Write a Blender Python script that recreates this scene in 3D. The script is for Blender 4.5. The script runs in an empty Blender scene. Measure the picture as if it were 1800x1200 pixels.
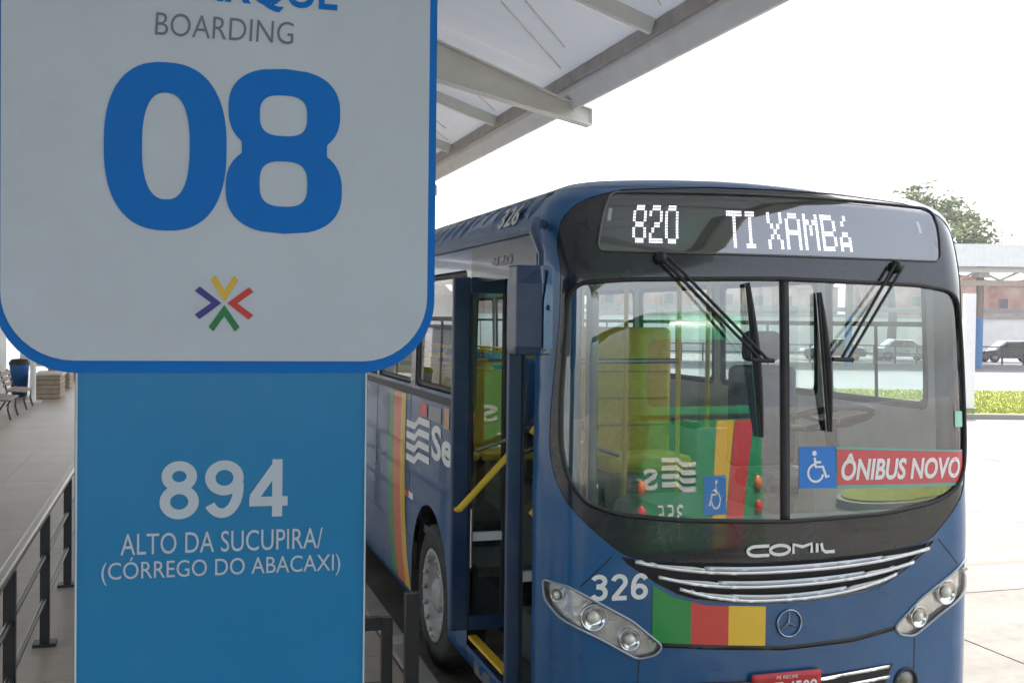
import bpy, bmesh, math, random
from mathutils import Vector, Matrix
from mathutils.geometry import delaunay_2d_cdt
random.seed(7)
SC = bpy.context.scene
COL = SC.collection
R = math.radians

# ------------------------------------------------------------------ camera
YAW, PITCH, ROLL = R(17.1), R(1.09), 0.012
CAM = Vector((0, 0, 2.43))
FWD = Vector((math.sin(YAW)*math.cos(PITCH), math.cos(YAW)*math.cos(PITCH), -math.sin(PITCH)))
RT0 = Vector((math.cos(YAW), -math.sin(YAW), 0))
UP0 = RT0.cross(FWD)
RT = RT0*math.cos(ROLL) + UP0*math.sin(ROLL)
UP = RT.cross(FWD)
cd = bpy.data.cameras.new('camera'); cam = bpy.data.objects.new('camera', cd); COL.objects.link(cam)
cam.matrix_world = Matrix(((RT.x, UP.x, -FWD.x, CAM.x), (RT.y, UP.y, -FWD.y, CAM.y), (RT.z, UP.z, -FWD.z, CAM.z), (0, 0, 0, 1)))
cd.sensor_width = 36; cd.lens = 39.0; cd.clip_end = 3000; cd.clip_start = 0.05
SC.camera = cam

# ------------------------------------------------------------------ light
SUN_EL, SUN_AZ = 62.0, 38.0           # azimuth from +Y towards +X
w = bpy.data.worlds.new('World'); SC.world = w; w.use_nodes = True
nt = w.node_tree
sky = nt.nodes.new('ShaderNodeTexSky'); sky.sky_type = 'NISHITA'; sky.sun_disc = False
sky.sun_elevation = R(SUN_EL); sky.sun_rotation = R(SUN_AZ)
sky.dust_density = 4.0; sky.air_density = 1.0; sky.ozone_density = 1.0
bg = nt.nodes['Background']; hz = nt.nodes.new('ShaderNodeHueSaturation'); hz.inputs['Saturation'].default_value = .45     # thin bright cloud veil: a paler sky all round
nt.links.new(sky.outputs[0], hz.inputs['Color']); nt.links.new(hz.outputs[0], bg.inputs[0]); bg.inputs[1].default_value = 0.15
sl = bpy.data.lights.new('sun', 'SUN'); sl.energy = 2.3; sl.angle = R(0.6); sl.color = (1, .955, .88)
so = bpy.data.objects.new('sun', sl); COL.objects.link(so)
sd = Vector((math.cos(R(SUN_EL))*math.sin(R(SUN_AZ)), math.cos(R(SUN_EL))*math.cos(R(SUN_AZ)), math.sin(R(SUN_EL))))
so.rotation_euler = sd.to_track_quat('Z', 'Y').to_euler(); so.location = (0, 0, 60)
SC.view_settings.view_transform = 'Standard'; SC.view_settings.look = 'None'
SC.view_settings.gamma = 1; SC.view_settings.use_curve_mapping = False
SC.view_settings.exposure = 2.0
SC.cycles.use_denoising = True
SC.cycles.max_bounces = 8; SC.cycles.transparent_max_bounces = 16; SC.cycles.diffuse_bounces = 4; SC.cycles.glossy_bounces = 3
SC.cycles.caustics_reflective = False; SC.cycles.caustics_refractive = False

# ------------------------------------------------------------------ materials
MATS = {}
def mat(name, col, rough=.5, metal=0., coat=0., var=.12, scale=6., bump=0., bscale=60., spec=.5, emit=None, estr=0., stretch=None):
    if name in MATS: return MATS[name]
    m = bpy.data.materials.new(name); m.use_nodes = True; MATS[name] = m
    t = m.node_tree; b = t.nodes['Principled BSDF']
    b.inputs['Roughness'].default_value = rough; b.inputs['Metallic'].default_value = metal
    b.inputs['Coat Weight'].default_value = coat; b.inputs['Coat Roughness'].default_value = .04
    b.inputs['Specular IOR Level'].default_value = spec
    tc = t.nodes.new('ShaderNodeTexCoord'); src = tc.outputs['Object']
    if stretch:
        mp = t.nodes.new('ShaderNodeMapping'); mp.inputs['Scale'].default_value = stretch
        t.links.new(src, mp.inputs[0]); src = mp.outputs[0]
    if var > 0:
        n = t.nodes.new('ShaderNodeTexNoise'); n.inputs['Scale'].default_value = scale; n.inputs['Detail'].default_value = 6; n.inputs['Roughness'].default_value = .65
        t.links.new(src, n.inputs['Vector'])
        r = t.nodes.new('ShaderNodeValToRGB'); r.color_ramp.elements[0].position = .3; r.color_ramp.elements[1].position = .72
        lo = [max(0, c*(1-var)) for c in col]; hi = [min(1, c*(1+var)) for c in col]
        r.color_ramp.elements[0].color = (*lo, 1); r.color_ramp.elements[1].color = (*hi, 1)
        t.links.new(n.outputs[0], r.inputs[0]); t.links.new(r.outputs[0], b.inputs['Base Color'])
        mr = t.nodes.new('ShaderNodeMapRange'); mr.inputs['To Min'].default_value = max(0, rough-.06); mr.inputs['To Max'].default_value = min(1, rough+.08)
        t.links.new(n.outputs[0], mr.inputs[0]); t.links.new(mr.outputs[0], b.inputs['Roughness'])
    else:
        b.inputs['Base Color'].default_value = (*col, 1)
    if bump > 0:
        n2 = t.nodes.new('ShaderNodeTexNoise'); n2.inputs['Scale'].default_value = bscale; n2.inputs['Detail'].default_value = 4
        t.links.new(src, n2.inputs['Vector'])
        bp_ = t.nodes.new('ShaderNodeBump'); bp_.inputs['Strength'].default_value = bump; bp_.inputs['Distance'].default_value = .01
        t.links.new(n2.outputs[0], bp_.inputs['Height']); t.links.new(bp_.outputs[0], b.inputs['Normal'])
    if emit:
        b.inputs['Emission Color'].default_value = (*emit, 1); b.inputs['Emission Strength'].default_value = estr
    return m

def glass(name, tint=(.9, .96, .95), f0=.05, rough=.0):
    """thin pane: tinted see-through plus a mirror share that grows towards grazing angles"""
    m = bpy.data.materials.new(name); m.use_nodes = True; MATS[name] = m
    t = m.node_tree; t.nodes.remove(t.nodes['Principled BSDF']); out = t.nodes['Material Output']
    tr = t.nodes.new('ShaderNodeBsdfTransparent'); tr.inputs[0].default_value = (*tint, 1)
    gl = t.nodes.new('ShaderNodeBsdfGlossy'); gl.inputs['Roughness'].default_value = rough; gl.inputs[0].default_value = (1, 1, 1, 1)
    lw = t.nodes.new('ShaderNodeLayerWeight'); lw.inputs[0].default_value = .5
    pw = t.nodes.new('ShaderNodeMath'); pw.operation = 'POWER'; pw.inputs[1].default_value = 5; t.links.new(lw.outputs['Facing'], pw.inputs[0])
    ma = t.nodes.new('ShaderNodeMath'); ma.operation = 'MULTIPLY_ADD'; ma.inputs[1].default_value = 1-f0; ma.inputs[2].default_value = f0; ma.use_clamp = True
    t.links.new(pw.outputs[0], ma.inputs[0])
    mx = t.nodes.new('ShaderNodeMixShader'); t.links.new(ma.outputs[0], mx.inputs[0]); t.links.new(tr.outputs[0], mx.inputs[1]); t.links.new(gl.outputs[0], mx.inputs[2])
    t.links.new(mx.outputs[0], out.inputs[0])
    return m

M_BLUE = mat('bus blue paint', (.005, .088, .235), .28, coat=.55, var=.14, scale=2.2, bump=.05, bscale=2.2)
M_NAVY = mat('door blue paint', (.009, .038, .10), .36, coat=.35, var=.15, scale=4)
M_MASK = mat('black glazing border', (.016, .018, .024), .2, coat=.5, var=.2, scale=5)
M_RUB = mat('black rubber', (.012, .012, .013), .55, var=.2)
M_BLKM = mat('black metal paint', (.014, .014, .016), .38, var=.25, scale=12)
M_GREY = mat('grey interior lining', (.62, .63, .63), .6, var=.08)
M_DASH = mat('grey moulded dashboard', (.26, .26, .255), .55, var=.15, bump=.2, bscale=180)
M_WHITE = mat('white lettering film', (.78, .79, .78), .4, var=.04)
M_OFFW = mat('off white paint', (.70, .70, .67), .45, var=.08, scale=4)
M_CHROME = mat('chrome', (.72, .73, .75), .12, metal=1., var=.05)
M_STEEL = mat('brushed steel tube', (.36, .35, .33), .32, metal=1., var=.15, scale=20)
M_YEL = mat('yellow safety paint', (.78, .50, .03), .4, var=.1)
M_GOLD = mat('yellow body stripe', (.80, .50, .03), .32, coat=.6, var=.05)
M_RED = mat('red body stripe', (.62, .045, .04), .32, coat=.6, var=.05)
M_ORANGE = mat('orange red body stripe', (.72, .12, .02), .32, coat=.6, var=.05)
M_GREEN = mat('green body stripe', (.01, .25, .05), .32, coat=.6, var=.06)
M_GREENBUS = mat('green bus paint', (.010, .28, .095), .3, coat=.8, var=.08, scale=3)
M_SIGNW = mat('sign white film', (.55, .605, .69), .40, var=.05, scale=1.3)
M_SIGNB = mat('sign blue film', (.0, .165, .60), .5, var=.05, spec=.25, scale=2)
M_SIGNB2 = mat('sign column blue film', (.0, .22, .50), .36, coat=.06, var=.08, scale=1.1, bump=.02, bscale=3)
M_SIGNG = mat('sign grey lettering', (.15, .19, .23), .5, var=.03)
M_LETT = mat('sign pale lettering', (.56, .63, .72), .45, var=.03)
M_PLAT = None
M_TYRE = mat('tyre rubber', (.018, .018, .018), .8, var=.3, bump=.3)
M_WHEEL = mat('white painted wheel steel', (.36, .35, .33), .5, var=.2, scale=14)
M_DARK = mat('underbody dark', (.012, .012, .012), .85, var=.3)
M_YSEAT = mat('yellow seat fabric', (.74, .55, .06), .75, var=.15, scale=18, bump=.25, bscale=120)
M_BSEAT = mat('blue seat fabric', (.03, .13, .36), .75, var=.2, scale=20, bump=.25, bscale=120)
M_GSEAT = mat('grey seat fabric', (.09, .10, .13), .8, var=.2, scale=20, bump=.25)
M_FLOORI = mat('bus floor vinyl', (.10, .105, .11), .6, var=.25, scale=30)
M_PLATE = mat('red number plate', (.50, .02, .02), .4, var=.1)
M_LAMPSIL = mat('lamp reflector silver', (.74, .75, .74), .22, metal=.8, var=.25, scale=14, bump=.5, bscale=25)
M_LED = mat('lit display dots', (.9, .85, .95), .5, var=0, emit=(.95, .90, 1), estr=.85)
M_STKB = mat('blue sticker', (.015, .19, .62), .4, var=.05)
M_STKR = mat('red sticker', (.62, .10, .11), .4, var=.06)
M_TEAL = mat('teal sticker border', (.16, .42, .36), .5, var=.06)
M_STKG = mat('pale green sticker', (.30, .62, .48), .5, var=.06)
M_GLASSW = glass('windscreen glass', (.86, .985, .94), .17)
M_GLASSS = glass('side window glass', (.76, .82, .80), .07)
M_GLASSDOOR = glass('door glass', (.72, .80, .76), .13)
M_GLASSD = glass('display cover glass', (.75, .77, .8), .20, .02)
M_LENS = glass('lamp lens', (.95, .95, .95), .05)
M_MIRR = mat('mirror', (.8, .8, .8), .02, metal=1., var=0)

def grime(m, col, amount, scale):
    """patchy dust and smears over a painted or filmed surface"""
    t = m.node_tree; b = t.nodes['Principled BSDF']; src = b.inputs['Base Color'].links[0].from_socket
    tc = t.nodes.new('ShaderNodeTexCoord'); n = t.nodes.new('ShaderNodeTexNoise'); n.inputs['Scale'].default_value = scale; n.inputs['Detail'].default_value = 10; n.inputs['Roughness'].default_value = .75
    t.links.new(tc.outputs['Object'], n.inputs['Vector'])
    mr = t.nodes.new('ShaderNodeMapRange'); mr.inputs['From Min'].default_value = .48; mr.inputs['From Max'].default_value = .78; mr.inputs['To Max'].default_value = amount
    t.links.new(n.outputs[0], mr.inputs[0])
    mx = t.nodes.new('ShaderNodeMix'); mx.data_type = 'RGBA'; mx.inputs[7].default_value = (*col, 1)
    t.links.new(mr.outputs[0], mx.inputs[0]); t.links.new(src, mx.inputs[6]); t.links.new(mx.outputs[2], b.inputs['Base Color'])
grime(M_BLUE, (.17, .15, .13), .22, 3.2); grime(M_NAVY, (.15, .13, .11), .22, 4); grime(M_MASK, (.12, .11, .10), .12, 5)
grime(M_SIGNW, (.30, .29, .27), .20, 1.6); grime(M_SIGNB2, (.15, .30, .48), .12, 1.4); grime(M_TYRE, (.16, .14, .12), .5, 4)

# ------------------------------------------------------------------ builders
def link(name, me, m, parent=None):
    o = bpy.data.objects.new(name, me); COL.objects.link(o)
    if m is not None and me is not None and not me.materials:
        me.materials.append(m)
    if parent is not None:
        o.parent = parent
        o.matrix_parent_inverse = parent_world(parent).inverted()
    return o
def parent_world(o):
    mw = Matrix()
    while o is not None:
        mw = o.matrix_parent_inverse @ o.matrix_basis @ mw if o.parent else o.matrix_basis @ mw
        o = o.parent
    return mw
def tag(o, label=None, cat=None, group=None, kind=None):
    if label: o['label'] = label
    if cat: o['category'] = cat
    if group: o['group'] = group
    if kind: o['kind'] = kind
    return o
def thing(name, loc, label, cat, group=None):
    o = bpy.data.objects.new(name, None); COL.objects.link(o); o.location = loc; o.empty_display_size = .2
    return tag(o, label, cat, group)

class MB:
    def __init__(self): self.v = []; self.f = []; self.sm = []
    def add(self, vs, fs, smooth=False):
        n = len(self.v); self.v += [tuple(x) for x in vs]
        self.f += [tuple(i+n for i in f) for f in fs]; self.sm += [smooth]*len(fs)
        return self
    def box(self, c, s, rz=0, ch=0.0):
        x, y, z = [q/2 for q in s]
        if ch > 0:
            ch = min(ch, x*.9, y*.9, z*.9)
            bm = bmesh.new(); bmesh.ops.create_cube(bm, size=1)
            for v in bm.verts: v.co = Vector((v.co.x*2*x, v.co.y*2*y, v.co.z*2*z))
            bmesh.ops.bevel(bm, geom=bm.edges[:], offset=ch, segments=2, profile=.5, affect='EDGES')
            bm.verts.index_update()
            vs = [v.co.copy() for v in bm.verts]; fs = [[v.index for v in f.verts] for f in bm.faces]; bm.free()
        else:
            vs = [Vector((a*x, b*y, d*z)) for d in (-1, 1) for b in (-1, 1) for a in (-1, 1)]
            fs = [(0, 2, 3, 1), (4, 5, 7, 6), (0, 1, 5, 4), (2, 6, 7, 3), (0, 4, 6, 2), (1, 3, 7, 5)]
        m = Matrix.Rotation(rz, 3, 'Z')
        return self.add([m @ v + Vector(c) for v in vs], fs)
    def bar(self, a, b, wd, ht, up=(0, 0, 1)):      # rectangular bar from a to b
        a = Vector(a); b = Vector(b); d = (b-a).normalized(); u = Vector(up)
        s = d.cross(u).normalized(); u = s.cross(d).normalized()
        vs = []
        for p in (a, b):
            for i, j in ((-1, -1), (1, -1), (1, 1), (-1, 1)): vs.append(p + s*i*wd/2 + u*j*ht/2)
        return self.add(vs, [(3, 2, 1, 0), (4, 5, 6, 7), (0, 1, 5, 4), (1, 2, 6, 5), (2, 3, 7, 6), (3, 0, 4, 7)])
    def tube(self, pts, r, n=10, cap=True):
        pts = [Vector(p) for p in pts]; rings = []; prev = None
        for i, p in enumerate(pts):
            d = (pts[min(i+1, len(pts)-1)] - pts[max(i-1, 0)]).normalized()
            if prev is None:
                s = d.orthogonal().normalized()
            else:
                s = (prev - d*prev.dot(d)); s = s.normalized() if s.length > 1e-6 else d.orthogonal().normalized()
            prev = s; t = d.cross(s); rr = r[i] if isinstance(r, (list, tuple)) else r
            rings.append([p + (s*math.cos(2*math.pi*k/n) + t*math.sin(2*math.pi*k/n))*rr for k in range(n)])
        vs = [v for rg in rings for v in rg]; fs = []
        for i in range(len(pts)-1):
            for k in range(n):
                fs.append((i*n+k, i*n+(k+1) % n, (i+1)*n+(k+1) % n, (i+1)*n+k))
        self.add(vs, fs, True)
        if cap:
            self.add(rings[0], [tuple(range(n))[::-1]]); self.add(rings[-1], [tuple(range(n))])
        return self
    def lathe(self, o, axis, prof, n=24):           # prof: (radius, along)
        o = Vector(o); ax = Vector(axis).normalized(); s = ax.orthogonal().normalized(); t = ax.cross(s)
        vs = []; fs = []
        for r_, h in prof:
            for k in range(n): vs.append(o + ax*h + (s*math.cos(2*math.pi*k/n) + t*math.sin(2*math.pi*k/n))*r_)
        for i in range(len(prof)-1):
            for k in range(n): fs.append((i*n+k, i*n+(k+1) % n, (i+1)*n+(k+1) % n, (i+1)*n+k))
        return self.add(vs, fs, True)
    def prism(self, poly, fn, a, b):                # poly 2d, fn(x,y,depth)->point
        n = len(poly)
        vs = [fn(x, y, a) for x, y in poly] + [fn(x, y, b) for x, y in poly]
        fs = [tuple(range(n))[::-1], tuple(range(n, 2*n))] + [(i, (i+1) % n, n+(i+1) % n, n+i) for i in range(n)]
        return self.add(vs, fs)
    def mesh(self, name, fix=True):
        me = bpy.data.meshes.new(name); me.from_pydata(self.v, [], self.f)
        me.polygons.foreach_set('use_smooth', self.sm)
        if fix:
            bm = bmesh.new(); bm.from_mesh(me); bmesh.ops.recalc_face_normals(bm, faces=bm.faces); bm.to_mesh(me); bm.free()
        me.update(); return me
    def build(self, name, m, parent=None):
        return link(name, self.mesh(name), m, parent)

def inside(p, poly):
    x, y = p; c = False; n = len(poly); j = n-1
    for i in range(n):
        xi, yi = poly[i]; xj, yj = poly[j]
        if (yi > y) != (yj > y) and x < (xj-xi)*(y-yi)/(yj-yi)+xi: c = not c
        j = i
    return c
def dens(poly, step):
    out = []
    for i in range(len(poly)):
        a = poly[i]; b = poly[(i+1) % len(poly)]
        n = max(1, int(math.ceil(math.hypot(b[0]-a[0], b[1]-a[1])/step)))
        for k in range(n): out.append((a[0]+(b[0]-a[0])*k/n, a[1]+(b[1]-a[1])*k/n))
    return out
def rounded(poly, r, n=5):                           # round the corners of a polygon
    out = []; L = len(poly)
    for i in range(L):
        p = Vector(poly[i]); a = Vector(poly[i-1]); b = Vector(poly[(i+1) % L])
        rr = r[i] if isinstance(r, (list, tuple)) else r
        da = min(rr, (a-p).length*.49); db = min(rr, (b-p).length*.49)
        p0 = p + (a-p).normalized()*da; p1 = p + (b-p).normalized()*db
        for k in range(n+1):
            t = k/n; q = p0*(1-t)**2 + p*2*t*(1-t) + p1*t*t; out.append((q.x, q.y))
    return out
def smoothpoly(poly, it=2):
    for _ in range(it):
        o = []
        for i in range(len(poly)):
            a = poly[i]; b = poly[(i+1) % len(poly)]
            o += [(a[0]*.75+b[0]*.25, a[1]*.75+b[1]*.25), (a[0]*.25+b[0]*.75, a[1]*.25+b[1]*.75)]
        poly = o
    return poly
def patch(name, outer, holes, step, fn, nfn=None, off=0., grid=None):
    """a sheet with holes in (s,w) space laid on a curved surface"""
    if isinstance(step, (int, float)): step = (step, step)
    big = min(step)
    loops = [dens(outer, big)] + [dens(h, big) for h in holes]
    V = []; Ed = []
    for lp in loops:
        n0 = len(V); V += [Vector(p) for p in lp]; Ed += [(n0+i, n0+(i+1) % len(lp)) for i in range(len(lp))]
    xs = [p[0] for p in outer]; ys = [p[1] for p in outer]
    if grid is None:
        nx = int((max(xs)-min(xs))/step[0]); ny = int((max(ys)-min(ys))/step[1])
        gx = [min(xs)+(i+.5)*(max(xs)-min(xs))/max(nx, 1) for i in range(nx)]
        gy = [min(ys)+(i+.5)*(max(ys)-min(ys))/max(ny, 1) for i in range(ny)]
    else: gx, gy = grid
    for x in gx:
        for y in gy:
            if inside((x, y), outer) and not any(inside((x, y), h) for h in holes): V.append(Vector((x, y)))
    r = delaunay_2d_cdt(V, Ed, [], 0, 1e-5)
    vs2, fs2 = r[0], r[2]
    keep = []
    for f in fs2:
        c = (sum(vs2[i][0] for i in f)/len(f), sum(vs2[i][1] for i in f)/len(f))
        if inside(c, outer) and not any(inside(c, h) for h in holes): keep.append(f)
    used = sorted({i for f in keep for i in f}); idx = {k: i for i, k in enumerate(used)}
    P = []; N = []
    for k in used:
        x, y = vs2[k]; p = fn(x, y)
        if nfn:
            n = nfn(x, y); N.append(n); p = p + n*off
        P.append(p)
    F = [tuple(idx[i] for i in f) for f in keep]
    if N and F:
        a, b, c = [P[i] for i in F[0][:3]]
        fl = sum(1 for f in F[:40] if (P[f[1]]-P[f[0]]).cross(P[f[2]]-P[f[0]]).dot(N[f[0]]) < 0)
        if fl > min(20, len(F)/2): F = [f[::-1] for f in F]
    me = bpy.data.meshes.new(name); me.from_pydata([tuple(p) for p in P], [], F)
    if N:
        me.polygons.foreach_set('use_smooth', [True]*len(F))
        me.normals_split_custom_set_from_vertices([tuple(n) for n in N])
    me.update(); return me

FONTCACHE = {}
def glyphs(body, bold=0., shear=0., space=1.):
    key = (body, bold, shear, space)
    if key in FONTCACHE: return FONTCACHE[key]
    c = bpy.data.curves.new('txt', 'FONT'); c.body = body; c.size = 1; c.offset = bold; c.shear = shear; c.space_character = space
    c.resolution_u = 4; c.fill_mode = 'FRONT'
    o = bpy.data.objects.new('txt', c); COL.objects.link(o)
    dg = bpy.context.evaluated_depsgraph_get(); me = bpy.data.meshes.new_from_object(o.evaluated_get(dg))
    V = [(v.co.x, v.co.y) for v in me.vertices]; F = [tuple(p.vertices) for p in me.polygons]
    bpy.data.objects.remove(o); bpy.data.curves.remove(c); bpy.data.meshes.remove(me)
    x0 = min(v[0] for v in V); x1 = max(v[0] for v in V); y0 = min(v[1] for v in V); y1 = max(v[1] for v in V)
    V = [((x-x0)/(x1-x0), (y-y0)/(y1-y0)) for x, y in V]
    FONTCACHE[key] = (V, F); return V, F
def text(name, body, box, fn, m, parent, bold=0., shear=0., space=1.):
    """lettering stretched to box (x0,y0,x1,y1), laid on a surface by fn(x,y)"""
    V, F = glyphs(body, bold, shear, space); x0, y0, x1, y1 = box
    P = [tuple(fn(x0+(x1-x0)*x, y0+(y1-y0)*y)) for x, y in V]
    me = bpy.data.meshes.new(name); me.from_pydata(P, [], F); me.update()
    return link(name, me, m, parent)
def flat(name, poly, fn, m, parent, holes=(), off=None):
    me = patch(name, poly, list(holes), .03, fn); return link(name, me, m, parent)

def stroke(pts, wd, fn, closed=False):
    P = [Vector(p) for p in pts]; n = len(P); L_, R_ = [], []
    for i in range(n):
        a = P[i-1] if (i > 0 or closed) else P[i]; b_ = P[(i+1) % n] if (i < n-1 or closed) else P[i]
        d_ = (b_-a).normalized(); q = Vector((-d_.y, d_.x))*wd/2
        L_.append(P[i]+q); R_.append(P[i]-q)
    vs = [fn(*p) for p in L_]+[fn(*p) for p in R_]; fs = [(i, i+1, n+i+1, n+i) for i in range(n-1)]
    if closed: fs.append((n-1, 0, n, 2*n-1))
    return vs, fs
def arcp(cx, cz, rx, rz, a0, a1, k=14): return [(cx+rx*math.cos(R(a0+(a1-a0)*i/k)), cz+rz*math.sin(R(a0+(a1-a0)*i/k))) for i in range(k+1)]
def dig(ch):                                          # bold digits drawn as strokes in a .62 x 1 cell: (points, closed)
    h = .085
    if ch == '3': return [(arcp(.29, .735, .215, .18, 160, -95)+[(.20, .555)], 0), ([(.20, .54)]+arcp(.29, .305, .235, .22, 95, -158), 0)]
    if ch == '2': return [(arcp(.30, .695, .22, .22, 168, -28)+[(.11, h+.02)], 0), ([(.04, h), (.57, h)], 0)]
    if ch in '69':
        o = [(arcp(.31, .305, .225, .22, 0, 345, 24), 1), (arcp(.345, .46, .26, .455, 188, 42, 18), 0)]
        return o if ch == '6' else [([(.62-x, 1-y) for x, y in p], c) for p, c in o]
    if ch == '8': return [(arcp(.31, .735, .195, .18, 0, 345, 24), 1), (arcp(.31, .30, .225, .215, 0, 345, 24), 1)]
    if ch == '4': return [([(.45, 0), (.45, 1)], 0), ([(.45, .90), (.07, .33)], 0), ([(.0, .27), (.62, .27)], 0)]
    if ch == '5': return [([(.54, 1-h), (.15, 1-h), (.115, .50)], 0), (arcp(.29, .305, .23, .22, 138, -158), 0)]
def digits(name, body, box, fn, m, parent, wt=.17, gap=.10):
    """fn(x, y, lift)"""
    x0, y0, x1, y1 = box; W = len(body)*.62+(len(body)-1)*gap; kx = (x1-x0)/W; mb = MB()
    for i, ch in enumerate(body):
        for j, (pts, c) in enumerate(dig(ch)):
            mb.add(*stroke(pts, wt, lambda x, y: fn(x0+(x+i*(.62+gap))*kx, y0+(y1-y0)*y, .0004*j), bool(c)))
    return link(name, mb.mesh(name, False), m, parent)

def FR(q, d, z=0.):                                   # far things: metres to the right of / ahead of where the photographer stands
    return Vector((RT0.x*q + math.sin(YAW)*d, RT0.y*q + math.cos(YAW)*d, z))

# ================================================================== SETTING
def concrete(name, col, col2, joint=False):
    m = bpy.data.materials.new(name); m.use_nodes = True; t = m.node_tree; b = t.nodes['Principled BSDF']
    tc = t.nodes.new('ShaderNodeTexCoord')
    geo = t.nodes.new('ShaderNodeNewGeometry')
    n1 = t.nodes.new('ShaderNodeTexNoise'); n1.inputs['Scale'].default_value = .35; n1.inputs['Detail'].default_value = 8
    n2 = t.nodes.new('ShaderNodeTexNoise'); n2.inputs['Scale'].default_value = 9; n2.inputs['Detail'].default_value = 8; n2.inputs['Roughness'].default_value = .7
    mp = t.nodes.new('ShaderNodeMapping'); mp.inputs['Scale'].default_value = (.25, 1.4, 1); mp.inputs['Rotation'].default_value = (0, 0, R(25))
    n3 = t.nodes.new('ShaderNodeTexNoise'); n3.inputs['Scale'].default_value = 1.1; n3.inputs['Detail'].default_value = 5
    for n in (n1, n2): t.links.new(geo.outputs['Position'], n.inputs['Vector'])
    t.links.new(geo.outputs['Position'], mp.inputs[0]); t.links.new(mp.outputs[0], n3.inputs['Vector'])
    a = t.nodes.new('ShaderNodeMath'); a.operation = 'ADD'; t.links.new(n1.outputs[0], a.inputs[0]); t.links.new(n2.outputs[0], a.inputs[1])
    a2 = t.nodes.new('ShaderNodeMath'); a2.operation = 'ADD'; t.links.new(a.outputs[0], a2.inputs[0]); t.links.new(n3.outputs[0], a2.inputs[1])
    mr = t.nodes.new('ShaderNodeMapRange'); mr.inputs['From Min'].default_value = 1.1; mr.inputs['From Max'].default_value = 1.95
    t.links.new(a2.outputs[0], mr.inputs[0])
    mx = t.nodes.new('ShaderNodeMix'); mx.data_type = 'RGBA'; mx.inputs[6].default_value = (*col2, 1); mx.inputs[7].default_value = (*col, 1)
    t.links.new(mr.outputs[0], mx.inputs[0]); t.links.new(mx.outputs[2], b.inputs['Base Color'])
    b.inputs['Roughness'].default_value = .8
    bp_ = t.nodes.new('ShaderNodeBump'); bp_.inputs['Strength'].default_value = .25; bp_.inputs['Distance'].default_value = .01
    t.links.new(n2.outputs[0], bp_.inputs['Height']); t.links.new(bp_.outputs[0], b.inputs['Normal'])
    return m
M_CONC = concrete('apron concrete', (.20, .183, .157), (.092, .083, .07))
def tyre_marks(m):
    t = m.node_tree; b = t.nodes['Principled BSDF']; src = b.inputs['Base Color'].links[0].from_socket
    geo = t.nodes.new('ShaderNodeNewGeometry'); mp = t.nodes.new('ShaderNodeMapping'); mp.inputs['Rotation'].default_value = (0, 0, R(-32)); mp.inputs['Scale'].default_value = (.06, 1.9, 1)
    n = t.nodes.new('ShaderNodeTexNoise'); n.inputs['Scale'].default_value = 1.3; n.inputs['Detail'].default_value = 4; n.inputs['Distortion'].default_value = .35
    n2 = t.nodes.new('ShaderNodeTexNoise'); n2.inputs['Scale'].default_value = 2.6; n2.inputs['Detail'].default_value = 6
    t.links.new(geo.outputs['Position'], mp.inputs[0]); t.links.new(mp.outputs[0], n.inputs['Vector']); t.links.new(geo.outputs['Position'], n2.inputs['Vector'])
    r1 = t.nodes.new('ShaderNodeMapRange'); r1.inputs['From Min'].default_value = .55; r1.inputs['From Max'].default_value = .68; r1.inputs['To Max'].default_value = .5
    r2 = t.nodes.new('ShaderNodeMapRange'); r2.inputs['From Min'].default_value = .66; r2.inputs['From Max'].default_value = .74; r2.inputs['To Max'].default_value = .6
    t.links.new(n.outputs[0], r1.inputs[0]); t.links.new(n2.outputs[0], r2.inputs[0])
    mxx = t.nodes.new('ShaderNodeMath'); mxx.operation = 'MAXIMUM'; t.links.new(r1.outputs[0], mxx.inputs[0]); t.links.new(r2.outputs[0], mxx.inputs[1])
    mx = t.nodes.new('ShaderNodeMix'); mx.data_type = 'RGBA'; mx.inputs[7].default_value = (.07, .062, .055, 1)
    t.links.new(mxx.outputs[0], mx.inputs[0]); t.links.new(src, mx.inputs[6]); t.links.new(mx.outputs[2], b.inputs['Base Color'])
tyre_marks(M_CONC)
M_ASPH = concrete('worn asphalt', (.15, .15, .155), (.10, .10, .105))
M_PAVE = concrete('platform paving', (.44, .375, .30), (.32, .265, .21))
M_PAVE.node_tree.nodes['Principled BSDF'].inputs['Roughness'].default_value = .42
M_KERB = concrete('kerb concrete', (.36, .34, .31), (.25, .23, .21))
M_WALLW = mat('white rendered wall', (.74, .74, .72), .8, var=.08, scale=1.5, bump=.2)

g = MB().add([(-700, -700, -.014), (700, -700, -.014), (700, 900, -.014), (-700, 900, -.014)], [(0, 1, 2, 3)]).build('ground', M_CONC)
tag(g, kind='structure')
# apron slabs, one object each
slab_me = MB().box((0, 0, -.03), (4.185, 3.585, .06), ch=.006).mesh('concrete_slab')
slab_me.materials.append(M_CONC)
apron = tag(MB().box((14.4, 12.0, -.06), (25.4, 36.4, .05)).build('apron', M_DARK), kind='structure')
for i in range(6):
    for j in range(10):
        o = bpy.data.objects.new('concrete_slab', slab_me); COL.objects.link(o)
        o.parent = apron
        o.location = (1.7+2.1+i*4.2, -4.2+j*3.6, random.uniform(-.003, .002))
        o.rotation_euler = (random.uniform(-.0006, .0006), random.uniform(-.0006, .0006), 0)
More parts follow.
